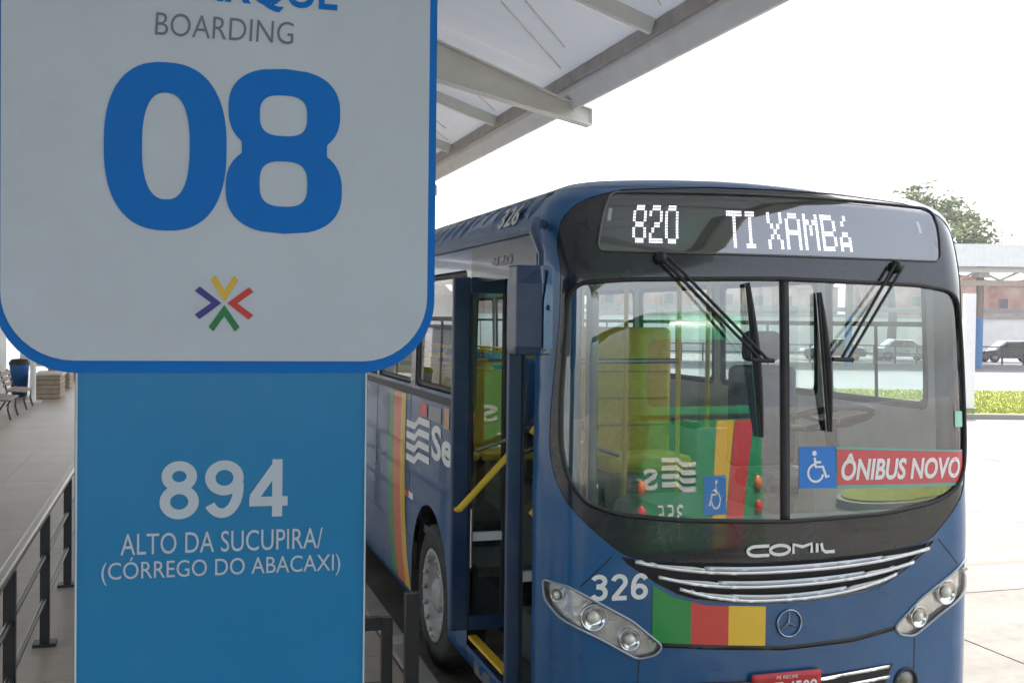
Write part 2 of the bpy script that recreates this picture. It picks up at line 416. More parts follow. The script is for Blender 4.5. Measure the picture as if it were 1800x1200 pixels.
# platform
PZ = .15
pl = tag(MB().box((-2.8, 3.9, PZ/2-.012), (8.5, 32.2, PZ)).box((-2.8, 34.0, PZ/2), (8.5, 28.0, PZ)).build('platform', M_PAVE), kind='structure')
ps_me = MB().box((0, 0, -.02), (1.197, .597, .04), ch=.003).mesh('paving_slab'); ps_me.materials.append(M_PAVE)
for i in range(7):
    for j in range(25):
        o = bpy.data.objects.new('paving_slab', ps_me); COL.objects.link(o); o.parent = pl
        o.location = (1.44-.6-i*1.2+ (0.0), 5.3+j*.6, PZ+random.uniform(-.0012, .0012))
kb = tag(MB().box((1.545, 17.9, PZ/2+.004), (.17, 60.2, PZ+.012), ch=.02).build('kerb', M_KERB), kind='structure')

# far ground: grass island with kerb, asphalt road behind it
def ring(poly, z0, z1): return poly, z0, z1
isl = [(4, 28.9), (60, 28.9), (60, 39.5), (4, 39.5)]
m = MB().prism([(q, d) for q, d in isl], lambda x, y, z: FR(x, y, z), -.01, .13)
tag(m.build('island_kerb', M_KERB), kind='structure')
M_SOIL = mat('island turf soil', (.22, .25, .05), .9, var=.3, scale=3)
m = MB().prism([(4.15, 29.1), (59.8, 29.1), (59.8, 39.3), (4.15, 39.3)], lambda x, y, z: FR(x, y, z), .0, .137)
tag(m.build('lawn_soil', M_SOIL), kind='structure')
# grass blades
M_GRASS = mat('sunlit short grass', (.31, .33, .05), .8, var=.35, scale=2.5)
m = MB(); vs = []; fs = []
for i in range(26000):
    q = random.uniform(9.5, 22); d = 29.15 + random.random()**1.3*10; p = FR(q, d, .135)
    h = random.uniform(.03, .08); a = random.uniform(0, 6.28); wd = random.uniform(.01, .025)
    dx, dy = math.cos(a)*wd, math.sin(a)*wd; n = len(vs)
    vs += [(p.x-dx, p.y-dy, p.z), (p.x+dx, p.y+dy, p.z), (p.x+random.uniform(-.03, .03), p.y+random.uniform(-.03, .03), p.z+h)]
    fs.append((n, n+1, n+2))
me = bpy.data.meshes.new('grass'); me.from_pydata(vs, [], fs); me.update()
tag(link('grass', me, M_GRASS), 'short yellow green grass covering the kerbed island', 'grass', kind='stuff')
# rounded grass island of the bus loop, behind and to the right (it shows in the windscreen)
el = lambda rx, ry, cx=17.5, cy=-7.5: [(cx+rx*math.cos(2*math.pi*k/40), cy+ry*math.sin(2*math.pi*k/40)) for k in range(40)]
tag(MB().prism(el(4.6, 2.5), lambda x, y, z: Vector((x, y, z)), -.01, .13).build('island_kerb', M_KERB), kind='structure')
tag(MB().prism(el(4.4, 2.3), lambda x, y, z: Vector((x, y, z)), .0, .16).build('lawn_soil', M_SOIL), kind='structure')
m = MB().add([FR(-30, 39.7, -.008), FR(120, 39.7, -.008), FR(120, 84, -.008), FR(-30, 84, -.008)], [(0, 1, 2, 3)])
tag(m.build('road', M_ASPH), kind='structure')

# ================================================================== BOARDING CANOPY
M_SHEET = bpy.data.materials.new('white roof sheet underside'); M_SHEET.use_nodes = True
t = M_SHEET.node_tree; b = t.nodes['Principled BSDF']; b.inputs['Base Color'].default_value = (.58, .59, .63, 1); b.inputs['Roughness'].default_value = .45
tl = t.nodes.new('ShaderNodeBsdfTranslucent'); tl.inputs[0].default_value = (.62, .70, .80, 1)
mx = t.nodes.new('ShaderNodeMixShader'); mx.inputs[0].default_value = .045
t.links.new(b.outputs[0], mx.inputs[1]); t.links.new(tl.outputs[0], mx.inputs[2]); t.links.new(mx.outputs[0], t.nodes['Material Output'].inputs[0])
M_CREAM = mat('cream steel paint', (.66, .655, .61), .45, var=.08, scale=3)
M_BROWN = mat('brown gutter timber', (.42, .385, .36), .6, var=.2, scale=4)
EX, EZ, SLP = 4.92, 5.49, .335          # roof edge and slope
RX = -3.7; RZ = EZ + (EX-RX)*SLP
Y0, Y1 = -16.0, 52.0
def roofz(x): return EZ + (EX-x)*SLP if x >= RX else RZ + (x-RX)*SLP
can = thing('platform_canopy', (RX, 13.7, PZ), 'white steel canopy roof over the boarding platform, seen from below', 'canopy')
# sheets: one per bay strip, slightly corrugated
def sheet(xa, xb, ya, yb):
    vs = []; fs = []; n = 2*round((yb-ya)/.5)
    for j in range(n+1):
        y = ya+(yb-ya)*j/n
        dz = .005*(j % 2)
        for x in (xa, xb): vs.append((x, y, roofz(x)+.08+dz))
    for j in range(n): fs.append((2*j, 2*j+1, 2*j+3, 2*j+2))
    return MB().add(vs, fs)
bays = [Y0+i*2.9167 for i in range(24)]
SY = [4.85+2.95*k for k in range(-7, 17)]
for k in range(len(SY)-1):
    if SY[k+1] > Y1: break
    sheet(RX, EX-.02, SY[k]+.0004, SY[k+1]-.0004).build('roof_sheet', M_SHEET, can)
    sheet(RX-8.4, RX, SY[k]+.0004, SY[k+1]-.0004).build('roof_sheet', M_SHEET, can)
ya, yb = SY[0], SY[-2]
# secondary rafters every bay, tapered main beam every third bay
for k, y in enumerate(SY[:-1]):
    main = (k-7) % 3 == 0
    if main:
        y = y
        prof = [(5.24, 5.20), (5.24, 4.995), (RX, 6.95), (RX, roofz(RX)+.05)]
        # web + flanges
        mb = MB()
        mb.prism(prof, lambda x, z, d: Vector((x, y+d, z)), -.012, .012)
        mb.bar((5.24, y, 4.995), (RX, y, 6.95), .20, .025)
        mb.bar((5.24, y, 5.205), (EX-.1, y, 5.31), .20, .02)
        mb.bar((EX-.1, y, 5.31), (RX, y, roofz(RX)+.06), .20, .025)
        mb.box((5.246, y, 5.10), (.014, .20, .22))
        mb.build('main_beam', M_CREAM, can)
        pl2 = [(2*RX-x, z) for x, z in prof if x > RX] + [(RX, 6.95), (RX, roofz(RX)+.05)]
        MB().prism([(2*RX-5.22, 5.2), (2*RX-5.22, 5.0), (RX-.01, 6.95), (RX-.01, roofz(RX)+.05)], lambda x, z, d: Vector((x, y+d, z)), -.1, .1).build('main_beam', M_CREAM, can)
        MB().tube([(RX+.26, y, PZ), (RX+.26, y, 6.9)], .075, 14).box((RX+.26, y, PZ+.015), (.4, .4, .03)).build('column', M_OFFW, can)
    else:
        MB().bar((EX-.12, y, roofz(EX-.12)-.01), (RX, y, roofz(RX)-.01), .07, .16).build('rafter', M_CREAM, can)
        MB().bar((RX-8.3, y, roofz(RX-8.3)), (RX, y, roofz(RX)), .07, .16).build('rafter', M_CREAM, can)
# diagonal brace rods in the roof plane
for k, y in enumerate(SY[:-2]):
    for (xa_, xb_, dy) in ((4.62, 1.9, .15), (4.40, 1.7, -.6)):
        yb_ = y + 2.2 + dy; ya_ = yb_-(xa_-xb_)*1.08
        MB().tube([(xa_, yb_, roofz(xa_)-.02), (xb_, ya_, roofz(xb_)-.02)], .012, 6).build('brace_rod', M_OFFW, can)
# edge: brown gutter board inside, white fascia outside
MB().box((EX-.05, (ya+yb)/2, EZ+.04), (.06, yb-ya, .16)).build('gutter_board', M_BROWN, can)
fa = MB(); fp = [(EX-.02, 5.37), (EX+.01, 5.33), (EX+.03, 5.30), (EX+.07, 5.18), (EX+.11, 5.18), (EX+.13, 5.21), (EX+.13, 5.62), (EX-.02, 5.62)]
fa.prism(fp, lambda x, z, y: Vector((x, y, z)), ya, yb)
fa.build('fascia', mat('fascia white', (.82, .82, .79), .5, var=.06, scale=2), can)

# ================================================================== PLATFORM SIGN
SO = Vector((.1067, 2.5, PZ)); SA = R(-3)
SX = Vector((math.cos(SA), math.sin(SA), 0)); SN = Vector((math.sin(SA), -math.cos(SA), 0))
def sp(x, z, o=0.): return Vector((SO.x, SO.y, z)) + SX*x + SN*o
sign = thing('platform_sign', SO, 'blue and white boarding sign for bay 08, line 894', 'sign')
def rrect(x0, z0, x1, z1, r, n=10):
    p = []
    for cx, cz, a0 in ((x1-r, z0+r, -90), (x1-r, z1-r, 0), (x0+r, z1-r, 90), (x0+r, z0+r, 180)):
        for k in range(n+1):
            a = R(a0+90*k/n); p.append((cx+r*math.cos(a), cz+r*math.sin(a)))
    return p
def slab(poly, a, b): return MB().prism(poly, lambda x, z, d: sp(x, z, d), a, b)
slab([(-.301, PZ), (.318, PZ), (.318, 2.33), (-.301, 2.33)], -.16, -.002).build('column', M_SIGNB2, sign)
slab([(-.299, PZ+.02), (-.2955, PZ+.02), (-.2955, 2.307), (-.299, 2.307)], -.002, .003).build('edge_trim', M_OFFW, sign)
slab([(.3135, PZ+.02), (.3165, PZ+.02), (.3165, 2.307), (.3135, 2.307)], -.002, .003).build('edge_trim', M_OFFW, sign)
slab([(-.34, PZ), (.36, PZ), (.36, PZ+.03), (-.34, PZ+.03)], -.2, .04).build('base_plate', M_BLKM, sign)
pan = slab(rrect(-.463, 2.308, .469, 3.42, .165), -.20, .0).build('panel', M_SIGNB, sign)
wf = slab(rrect(-.447, 2.334, .4515, 3.40, .145), 0., .003).build('white_face', M_SIGNW, pan)
me = None
# thin bright edge on the side of the panel
def ST(x, z): return sp(x, z, .0042)
def ST2(x, z): return sp(x, z, .0)
text('lettering', 'BOARDING', (-.143, 3.030, .148, 3.079), ST, M_SIGNG, wf, bold=-.004, shear=.06)
text('lettering', 'EMBARQUE', (-.235, 3.098, .243, 3.185), ST, M_SIGNB, wf, bold=.02)
def sel(cx, cz, hw, hh, n, k=44):
    o = []
    for i in range(k):
        a = 2*math.pi*i/k; c, s = math.cos(a), math.sin(a)
        o.append((cx+hw*math.copysign(abs(c)**(2/n), c), cz+hh*math.copysign(abs(s)**(2/n), s)))
    return o
flat('digit', sel(-.119, 2.7935, .1262, .180, 2.45, 64), ST, M_SIGNB, wf, [sel(-.119, 2.7945, .049, .114, 2.5)])
# digit 8: union outline of two lobes
def lobe(z, cz, hw, hh, n):
    q = abs((z-cz)/hh)
    return hw*(1-q**n)**(1/n) if q < 1 else 0
L8 = []; zs = [2.6145+.361*i/90 for i in range(91)]
for z in zs: L8.append(max(lobe(z, 2.883, .1205, .0925, 2.5), lobe(z, 2.7115, .1255, .097, 2.5), .002))
L8 = [max(h, .092) if 2.76 < z < 2.84 else h for h, z in zip(L8, zs)]
o8 = [(.131+h, z) for h, z in zip(L8, zs)] + [(.131-h, z) for h, z in reversed(list(zip(L8, zs)))]
flat('digit', o8, ST, M_SIGNB, wf, [sel(.128, 2.873, .051, .0445, 2.9), sel(.129, 2.7235, .0515, .0495, 2.9)])
# four-chevron emblem
def chev(cx, cz, rot, m_, L=.047, sp_=.80, wd=.0135):
    ca, sa = math.cos(rot), math.sin(rot)
    a = Vector((math.sin(sp_), math.cos(sp_)))*L; b = Vector((-math.sin(sp_), math.cos(sp_)))*L
    t1 = wd/math.sin(sp_)
    pts = [(0, 0), (a.x, a.y), (a.x-wd*.75, a.y+wd*.75), (0, t1), (b.x+wd*.75, b.y+wd*.75), (b.x, b.y)]
    pts = [(cx+x*ca-y*sa, cz+x*sa+y*ca) for x, y in pts]
    flat('emblem', pts, ST, m_, wf)
ex, ez = .0045, 2.461
chev(ex, ez+.002, 0, mat('emblem yellow', (.75, .48, .06), .5, var=.03), L=.056, sp_=.56)
chev(ex, ez-.005, math.pi, mat('emblem green', (.02, .20, .07), .5, var=.03), L=.058, sp_=.60)
chev(ex-.006, ez-.001, math.pi/2, mat('emblem violet', (.06, .04, .25), .5, var=.03), L=.058, sp_=.66)
chev(ex+.006, ez-.001, -math.pi/2, mat('emblem red', (.60, .05, .04), .5, var=.03), L=.058, sp_=.66)
lowp = [o for o in sign.children if o.name.startswith('column')][0]
digits('lettering', '894', (-.1287, 1.990, .1435, 2.117), lambda x, y, l: sp(x, y, .0+l*.5), M_LETT, lowp, .165, .09)
text('lettering', 'ALTO DA SUCUPIRA/', (-.2075, 1.916, .221, 1.962), ST2, M_LETT, lowp)
text('lettering', '(CÓRREGO DO ABACAXI)', (-.246, 1.853, .261, 1.911), ST2, M_LETT, lowp)

# ================================================================== RAILINGS
M_RAILT = mat('steel handrail tube', (.30, .285, .25), .3, metal=.9, var=.15, scale=15)
rl = thing('platform_railing', (-.82, 8.23, PZ), 'black post railing with steel tube rails left of the blue sign', 'railing')
ry = [6.47-1.76*2+1.76*k for k in range(12)]
for y in ry:
    MB().box((-.82, y, PZ+.45), (.062, .05, .90)).box((-.82, y, PZ+.012), (.15, .13, .024)).build('post', M_BLKM, rl)
MB().tube([(-.82, ry[0], 1.075), (-.82, ry[-1], 1.075)], .034, 12).build('handrail', M_RAILT, rl)
for z in (.775, .475):
    MB().tube([(-.82, ry[0], z), (-.82, ry[-1], z)], .017, 8).build('mid_rail', mat('dark steel rail', (.12, .115, .11), .35, metal=.7, var=.2), rl)
# queue barrier to the right of the sign, close to the kerb
gb = thing('queue_barrier', (1.0, 5.15, PZ), 'low black barrier frame right of the blue sign, beside the kerb', 'railing')
MB().box((1.07, 5.0, PZ+.51), (.062, .05, 1.02)).box((1.07, 5.0, PZ+.012), (.15, .13, .024)).build('post', M_BLKM, gb)
MB().box((.965, 5.06, PZ+.45), (.05, .04, .9)).build('post', M_BLKM, gb)
MB().box((.44, 5.06, PZ+.45), (.05, .04, .9)).build('post', M_BLKM, gb)
MB().box((.70, 5.06, PZ+.875), (.47, .04, .06)).build('rail', M_BLKM, gb)
MB().box((.70, 5.06, PZ+.575), (.47, .035, .045)).build('rail', M_BLKM, gb)
MB().box((.70, 5.06, PZ+.26), (.47, .035, .045)).build('rail', M_BLKM, gb)
MB().box((1.02, 5.03, PZ+.80), (.07, .03, .035)).build('hinge', M_STEEL, gb)
MB().box((1.02, 5.03, PZ+.2), (.07, .03, .035)).build('hinge', M_STEEL, gb)
# queue railing running along the bus, seen mirrored in its paint
q2 = thing('queue_railing', (.95, 9.5, PZ), 'black three-rail railing along the kerb beside the blue bus', 'railing')
for k in range(5):
    MB().box((.95, 8.6+1.76*k, PZ+.45), (.06, .05, .9)).build('post', M_BLKM, q2)
for z in (1.06, .78, .48): MB().tube([(.95, 8.6, z), (.95, 8.6+1.76*4, z)], .024, 8).build('rail', M_BLKM, q2)

# ================================================================== BUS SHELL GEOMETRY
class Shell:
    """plan curve + vertical profile of one end of a bus; s = distance round the plan from the centre, w = height"""
    def __init__(self, bx, by, sgn, K, Rc, prof, length, crown=.07):
        self.bx, self.by, self.sgn, self.prof, self.crown = bx, by, sgn, prof, crown
        u1 = 1.0
        for _ in range(50):
            ph = math.atan(2*K*u1); u1 += 1.25-(u1+Rc*(1-math.sin(ph)))
        pts = [(u1*i/40, K*(u1*i/40)**2, math.atan(2*K*u1*i/40)) for i in range(41)]
        ph0 = math.atan(2*K*u1); cx, cv = u1-Rc*math.sin(ph0), K*u1*u1+Rc*math.cos(ph0)
        for i in range(1, 21):
            ph = ph0+(math.pi/2-ph0)*i/20; pts.append((cx+Rc*math.sin(ph), cv-Rc*math.cos(ph), ph))
        self.vc = pts[-1][1]; pts.append((1.25, length, math.pi/2))
        s = [0]
        for a, b in zip(pts, pts[1:]): s.append(s[-1]+math.hypot(b[0]-a[0], b[1]-a[1]))
        self.S = s; self.P = pts; self.sc = s[-2]; self.L = length
    def s_of_v(self, v): return self.sc + v-self.vc
    def lerp(self, a):
        S = self.S
        if a >= S[-1]: a = S[-1]-1e-6
        lo, hi = 0, len(S)-1
        while hi-lo > 1:
            m_ = (lo+hi)//2
            if S[m_] <= a: lo = m_
            else: hi = m_
        t_ = (a-S[lo])/(S[hi]-S[lo]); p, q = self.P[lo], self.P[hi]
        return [p[i]+(q[i]-p[i])*t_ for i in range(3)]
    def pr(self, w_):                                # smooth cubic through the profile points
        P = self.prof
        if w_ <= P[0][0]: return P[0][1:]
        if w_ >= P[-1][0]: return P[-1][1:]
        i = 0
        while w_ > P[i+1][0]: i += 1
        h = P[i+1][0]-P[i][0]; t_ = (w_-P[i][0])/h; out = []
        for c in (1, 2):
            def sl(j):
                if j <= 0 or j >= len(P)-1: k = min(max(j, 0), len(P)-2); return (P[k+1][c]-P[k][c])/(P[k+1][0]-P[k][0])
                d0 = (P[j][c]-P[j-1][c])/(P[j][0]-P[j-1][0]); d1 = (P[j+1][c]-P[j][c])/(P[j+1][0]-P[j][0])
                return 0 if d0*d1 <= 0 else 2*d0*d1/(d0+d1)
            m0, m1 = sl(i), sl(i+1)
            out.append((2*t_**3-3*t_**2+1)*P[i][c] + (t_**3-2*t_**2+t_)*h*m0 + (3*t_**2-2*t_**3)*P[i+1][c] + (t_**3-t_**2)*h*m1)
        return tuple(out)
    def at(self, s, w_):
        u, v, ph = self.lerp(abs(s)); a, b_ = self.pr(w_); sg = 1 if s >= 0 else -1
        t_ = max(0, min(1, (w_-2.85)/.285)); uu = u*(1-a/1.25)
        z = w_ + self.crown*t_*t_*(1-(uu/1.25)**2)
        vv = v + b_*max(0, 1-v/3)**2
        return Vector((self.bx+sg*uu, self.by+self.sgn*vv, z))
    def n(self, s, w_):
        h = .012
        a = self.at(s+h, w_)-self.at(s-h, w_); b_ = self.at(s, min(w_+h, 3.135))-self.at(s, max(w_-h, .30))
        n = a.cross(b_)*self.sgn
        return n.normalized()
    def on(self, off): return lambda s, w_: self.at(s, w_)+self.n(s, w_)*off
PROF = [(.30, .05, .06), (.36, .01, .015), (.42, 0, 0), (.8, 0, 0), (1.25, 0, 0), (1.43, 0, .008), (2.0, .01, .03), (2.65, .025, .06), (2.77, .03, .08),
        (2.88, .04, .103), (2.97, .06, .124), (3.03, .092, .145), (3.08, .15, .215), (3.115, .24, .335), (3.135, .40, .53)]
BX, BY = 2.98, 4.93
SH = Shell(BX, BY, 1, .05, .22, PROF, 11.6)
WGRID = [.34, .40, .46, .6, .72, .85, 1.0, 1.15, 1.3, 1.45, 1.6, 1.8, 2.0, 2.2, 2.4, 2.55, 2.66, 2.74, 2.80, 2.86, 2.91, 2.95, 2.99, 3.02, 3.05, 3.07]
WT = 3.088                                            # the shell sheets end here; the roof carries on
bus = thing('city_bus', (BX, BY+5.8, 0), 'dark blue city bus 326 with its front door open', 'bus')
def sv(v): return SH.s_of_v(v)                      # side position behind the front
def patch_on(name, outer, holes, step, m, parent, off=0., grid=None, sh=SH):
    return link(name, patch(name, outer, holes, step, sh.at, sh.n, off, grid), m, parent)

MASK = [(-1.21, 2.69), (-1.212, 2.441), (-1.235, 2.191), (-1.255, 1.997), (-1.257, 1.803), (-1.222, 1.667), (-1.145, 1.535), (-1.018, 1.411), (-.88, 1.30), (-.80, 1.272),
        (-.446, 1.244), (-.005, 1.230), (.47, 1.240), (.82, 1.268), (.90, 1.292), (1.03, 1.405), (1.15, 1.53), (1.225, 1.667), (1.257, 1.803), (1.255, 1.997), (1.235, 2.191), (1.215, 2.441), (1.21, 2.69),
        (1.235, 2.80), (1.22, 2.93), (1.13, 3.02), (.95, 3.068), (.41, 3.082), (-.41, 3.082), (-.95, 3.068), (-1.13, 3.02), (-1.22, 2.93), (-1.235, 2.80)]
WS = [(-1.119, 2.615), (-.859, 2.637), (0, 2.657), (.859, 2.642), (1.06, 2.62), (1.13, 2.57), (1.155, 2.40), (1.175, 2.20), (1.195, 1.95), (1.195, 1.80), (1.165, 1.66), (1.075, 1.545), (.92, 1.485), (.615, 1.445),
      (0, 1.429), (-.566, 1.455), (-.889, 1.492), (-1.061, 1.549), (-1.152, 1.671), (-1.193, 1.834), (-1.197, 2.055), (-1.179, 2.331), (-1.163, 2.552)]
WS = rounded(WS, .06, 3); MASK = rounded(MASK, .05, 3)
DISP = rounded([(-1.02, 2.775), (1.02, 2.775), (1.075, 3.055), (-.985, 3.055)], .04, 4)
GRL = smoothpoly([(-.93, 1.30), (-.62, 1.10), (-.442, 1.045), (0, 1.012), (.442, 1.030), (.66, 1.09), (.96, 1.295), (.8, 1.26), (0, 1.222), (-.75, 1.262)], 1)
HL = rounded([(-1.287, 1.172), (-1.143, 1.151), (-.828, .976), (-.664, .842), (-.70, .80), (-.796, .785), (-.971, .886), (-1.183, .995), (-1.277, 1.078)], .03, 3)
HR = [(-x, y) for x, y in HL][::-1]
# left (door) side is s<0; openings on both sides
sE = SH.S[-1]-.01
def arch(vc, r_, z0=.302):
    p = [(vc-r_, z0)]
    for k in range(0, 25):
        a = math.pi-math.pi*k/24; p.append((vc+r_*math.cos(a), .56+r_*math.sin(a)))
    p.append((vc+r_, z0)); return p
def side_poly(poly, sg): return [(sg*sv(v), z) for v, z in poly]
DOOR = [(.305, .46), (1.56, .46), (1.56, 2.66), (.305, 2.66)]
WINS = [(1.72, 3.14), (3.30, 4.62), (4.72, 6.22), (6.32, 7.82), (7.92, 9.42), (9.52, 11.0)]
WINR = [(.46, 1.52), (1.62, 3.02), (3.12, 4.62), (4.72, 6.22), (6.32, 7.82), (7.92, 9.42), (9.52, 11.0)]
def wrect(a, b_, z0=1.94, z1=2.74): return rounded([(a, z0), (b_, z0), (b_, z1), (a, z1)], .06, 3)
FRONTC = sv(.30)
# front shell
frange = [(-FRONTC, .30), (FRONTC, .30), (FRONTC, WT), (-FRONTC, WT)]
gx = [(-FRONTC+2*FRONTC*(i+.5)/44) for i in range(44)]
for e_ in (1, -1): gx += [e_*(1.16+.02*k) for k in range(11)]
me = patch('body_front', frange, [MASK, GRL, HL, HR], (.07, .07), SH.at, SH.n, 0., (sorted(gx), WGRID))
bf = link('body_front', me, M_BLUE, bus)
patch_on('inner_lining', [(-FRONTC, .95), (FRONTC, .95), (FRONTC, 3.10), (-FRONTC, 3.10)], [MASK], .10, M_GREY, bf, -.035)
AF = arch(2.62, .57); AR = arch(8.45, .58)
for sg, nm in ((-1, 'body_side'), (1, 'body_side')):
    holes = [side_poly(wrect(a, b_), sg) for a, b_ in (WINS if sg < 0 else WINR)]
    if sg < 0: holes.append(side_poly(DOOR, sg))
    outline = [(FRONTC, .30)] + [(sv(v), z) for v, z in AF] + [(sv(v), z) for v, z in AR] + [(sE, .30), (sE, WT), (FRONTC, WT)]
    outline = [(sg*s, z) for s, z in outline]
    gxx = [sg*(FRONTC+.25*k) for k in range(1, 46)]
    me = patch(nm, outline, holes, (.12, .12), SH.at, SH.n, 0., (gxx, WGRID))
    o = link(nm, me, M_BLUE, bus)
    patch_on('inner_lining', [(sg*FRONTC, 1.17), (sg*sE, 1.17), (sg*sE, 3.10), (sg*FRONTC, 3.10)], [h if min(z for _, z in h) > 1.2 else [(a, max(z, 1.1)) for a, z in h] for h in holes], .25, M_GREY, o, -.035)
# roof and rear
ne = 130
rs = sorted([-sE+(sE-SH.sc)*i/40 for i in range(40)] + [-SH.sc+2*SH.sc*i/ne for i in range(ne+1)] + [SH.sc+(sE-SH.sc)*(i+1)/40 for i in range(40)])
L = len(rs); half_n = L//2; WL = [WT-.006+(3.135-WT+.006)*i/9 for i in range(10)]; nn = 12
P_ = []; F_ = []; N_ = []
for s in rs:                                         # eave band, then the lid ruled between matching points of the two sides
    for j, w_ in enumerate(WL):
        P_.append(SH.on(.0006)(s, w_)); N_.append(SH.n(s, w_))
for i in range(L-1):
    for j in range(9): F_.append((i*10+j, (i+1)*10+j, (i+1)*10+j+1, i*10+j+1))
o_ = len(P_)
for i in range(half_n+1):
    a_ = P_[i*10+9]; b_ = P_[(L-1-i)*10+9]
    for k in range(nn):
        q_ = a_.lerp(b_, k/(nn-1)); x_ = q_.x-BX
        P_.append(Vector((q_.x, q_.y, a_.z if k in (0, nn-1) else max(a_.z, 3.135+.07*(1-(x_/1.25)**2))))); N_.append(Vector((.0896*x_, -.05, 1)).normalized())
for i in range(half_n):
    for k in range(nn-1): F_.append((o_+i*nn+k, o_+i*nn+k+1, o_+(i+1)*nn+k+1, o_+(i+1)*nn+k))
me = bpy.data.meshes.new('roof'); me.from_pydata([tuple(p) for p in P_], [], F_); me.polygons.foreach_set('use_smooth', [True]*len(F_))
me.update(); rf = link('roof', me, M_BLUE, bus)
rw = [(BX-1.25, .32), (BX+1.25, .32), (BX+1.25, 1.0), (BX+1.22, 2.75), (BX+.85, 3.12), (BX, 3.2), (BX-.85, 3.12), (BX-1.22, 2.75), (BX-1.25, 1.0)]
MB().prism(rw, lambda x, z, y: Vector((x, y, z)), BY+11.56, BY+11.6).build('rear_wall', M_BLUE, bus)
# hatch on the roof, front quarter seams
# black glazing border
mk = patch_on('glazing_border', MASK, [WS, DISP], .06, M_MASK, bus, -.003)
bd = MB(); bd.tube([SH.on(.004)(*p) for p in dens(WS, .05)] + [SH.on(.004)(*WS[0])], .011, 6).build('windscreen_seal', M_RUB, bus)
ws = patch_on('windscreen', WS, [], .06, M_GLASSW, bus, -.006)
dv = [(-.022, 1.42), (.022, 1.42), (.022, 2.665), (-.022, 2.665)]
me = patch('windscreen_divider', dv, [], .05, SH.at, SH.n, .005); dvo = link('windscreen_divider', me, M_RUB, bus)
md = dvo.modifiers.new('s', 'SOLIDIFY'); md.thickness = .025; md.offset = -1
# destination display
dp = patch_on('destination_display', DISP, [], .06, mat('display backing', (.012, .012, .014), .5, var=.1), bus, -.035)
patch_on('cover_glass', DISP, [], .06, M_GLASSD, dp, -.002)
MB().tube([SH.on(.002)(*p) for p in dens(DISP, .05)]+[SH.on(.002)(*DISP[0])], .0055, 6).build('cover_trim', mat('grey trim', (.10, .10, .10), .4, var=.1), dp)
LEDF = {'8': ("01110", "10001", "10001", "01110", "10001", "10001", "01110"), '2': ("01110", "10001", "00001", "00110", "01000", "10000", "11111"),
        '0': ("01110", "10001", "10001", "10001", "10001", "10001", "01110"), 'T': ("11111", "00100", "00100", "00100", "00100", "00100", "00100"),
        'I': ("111", "010", "010", "010", "010", "010", "111"), 'X': ("10001", "10001", "01010", "00100", "01010", "10001", "10001"),
        'A': ("01110", "10001", "10001", "11111", "10001", "10001", "10001"), 'M': ("10001", "11011", "10101", "10101", "10001", "10001", "10001"),
        'B': ("11110", "10001", "10001", "11110", "10001", "10001", "11110"), 'Á': ("0010", "0100", "0000", "0110", "1001", "1111", "1001"), ' ': ("00",)*7}
def led(txt, s0, s1, w0, w1, off):
    cols = []
    for ch in txt:
        g_ = LEDF[ch]
        for c in range(len(g_[0])): cols.append([g_[r_][c] == '1' for r_ in range(7)])
        cols.append([False]*7)
    cols = cols[:-1]; cw = (s1-s0)/len(cols); chh = (w1-w0)/7; vs = []; fs = []
    for i, c in enumerate(cols):
        for j in range(7):
            if not c[j]: continue
            for di in (0, 1):
                for dj in (0, 1):
                    a = s0+(i+(di+.08)/2)*cw; b_ = w1-(j+(dj+.08)/2)*chh; n = len(vs)
                    for x, y in ((a, b_), (a+cw*.34, b_), (a+cw*.34, b_-chh*.36), (a, b_-chh*.36)): vs.append(tuple(SH.on(off)(x, y)))
                    fs.append((n, n+3, n+2, n+1))
    return MB().add(vs, fs).build('lit_lettering', M_LED, dp)
led('820', -.825, -.573, 2.826, 3.008, -.028)
led('TI XAMBÁ', -.300, .460, 2.815, 2.992, -.028)
for s_ in (-.955, .945):
    patch_on('marker_lamp', [(s_-.010, 2.93), (s_+.010, 2.93), (s_+.010, 2.99), (s_-.010, 2.99)], [], .05, M_WHITE, dp, -.025)
# wipers
def wiper(piv, elb, blade, sgn_):
    wp = MB(); O = SH.on
    b0, b1 = blade
    wp.tube([O(.03)(piv[0]-.022, piv[1]+.01), O(.085)(elb[0]-.02, elb[1])], .008, 6)
    wp.tube([O(.03)(piv[0]+.03, piv[1]), O(.085)(elb[0]+.02, elb[1])], .008, 6)
    wp.lathe(O(.0)(*piv), SH.n(*piv), [(.034, 0), (.032, .02), (.02, .04), (.0, .042)], 14)
    wp.tube([O(.085)(elb[0]-.07, elb[1]), O(.085)(elb[0]+.05, elb[1]-.003)], .012, 6)
    o = wp.build('wiper_arm', M_RUB, bus)
    bl = MB(); n = 8
    pts = [(b0[0]+(b1[0]-b0[0])*i/n, b0[1]+(b1[1]-b0[1])*i/n) for i in range(n+1)]
    bl.tube([O(.035+.02*math.sin(math.pi*i/n))(*p) for i, p in enumerate(pts)], [.006+.012*math.sin(math.pi*i/n) for i in range(n+1)], 6)
    bl.tube([O(.012)(*p) for p in pts], .008, 4)
    bl.build('blade', M_RUB, o)
wiper((-.69, 2.745), (-.165, 2.245), ((-.225, 2.63), (-.150, 1.86)), 1)
wiper((.70, 2.735), (.295, 2.25), ((.19, 2.59), (.245, 1.88)), -1)
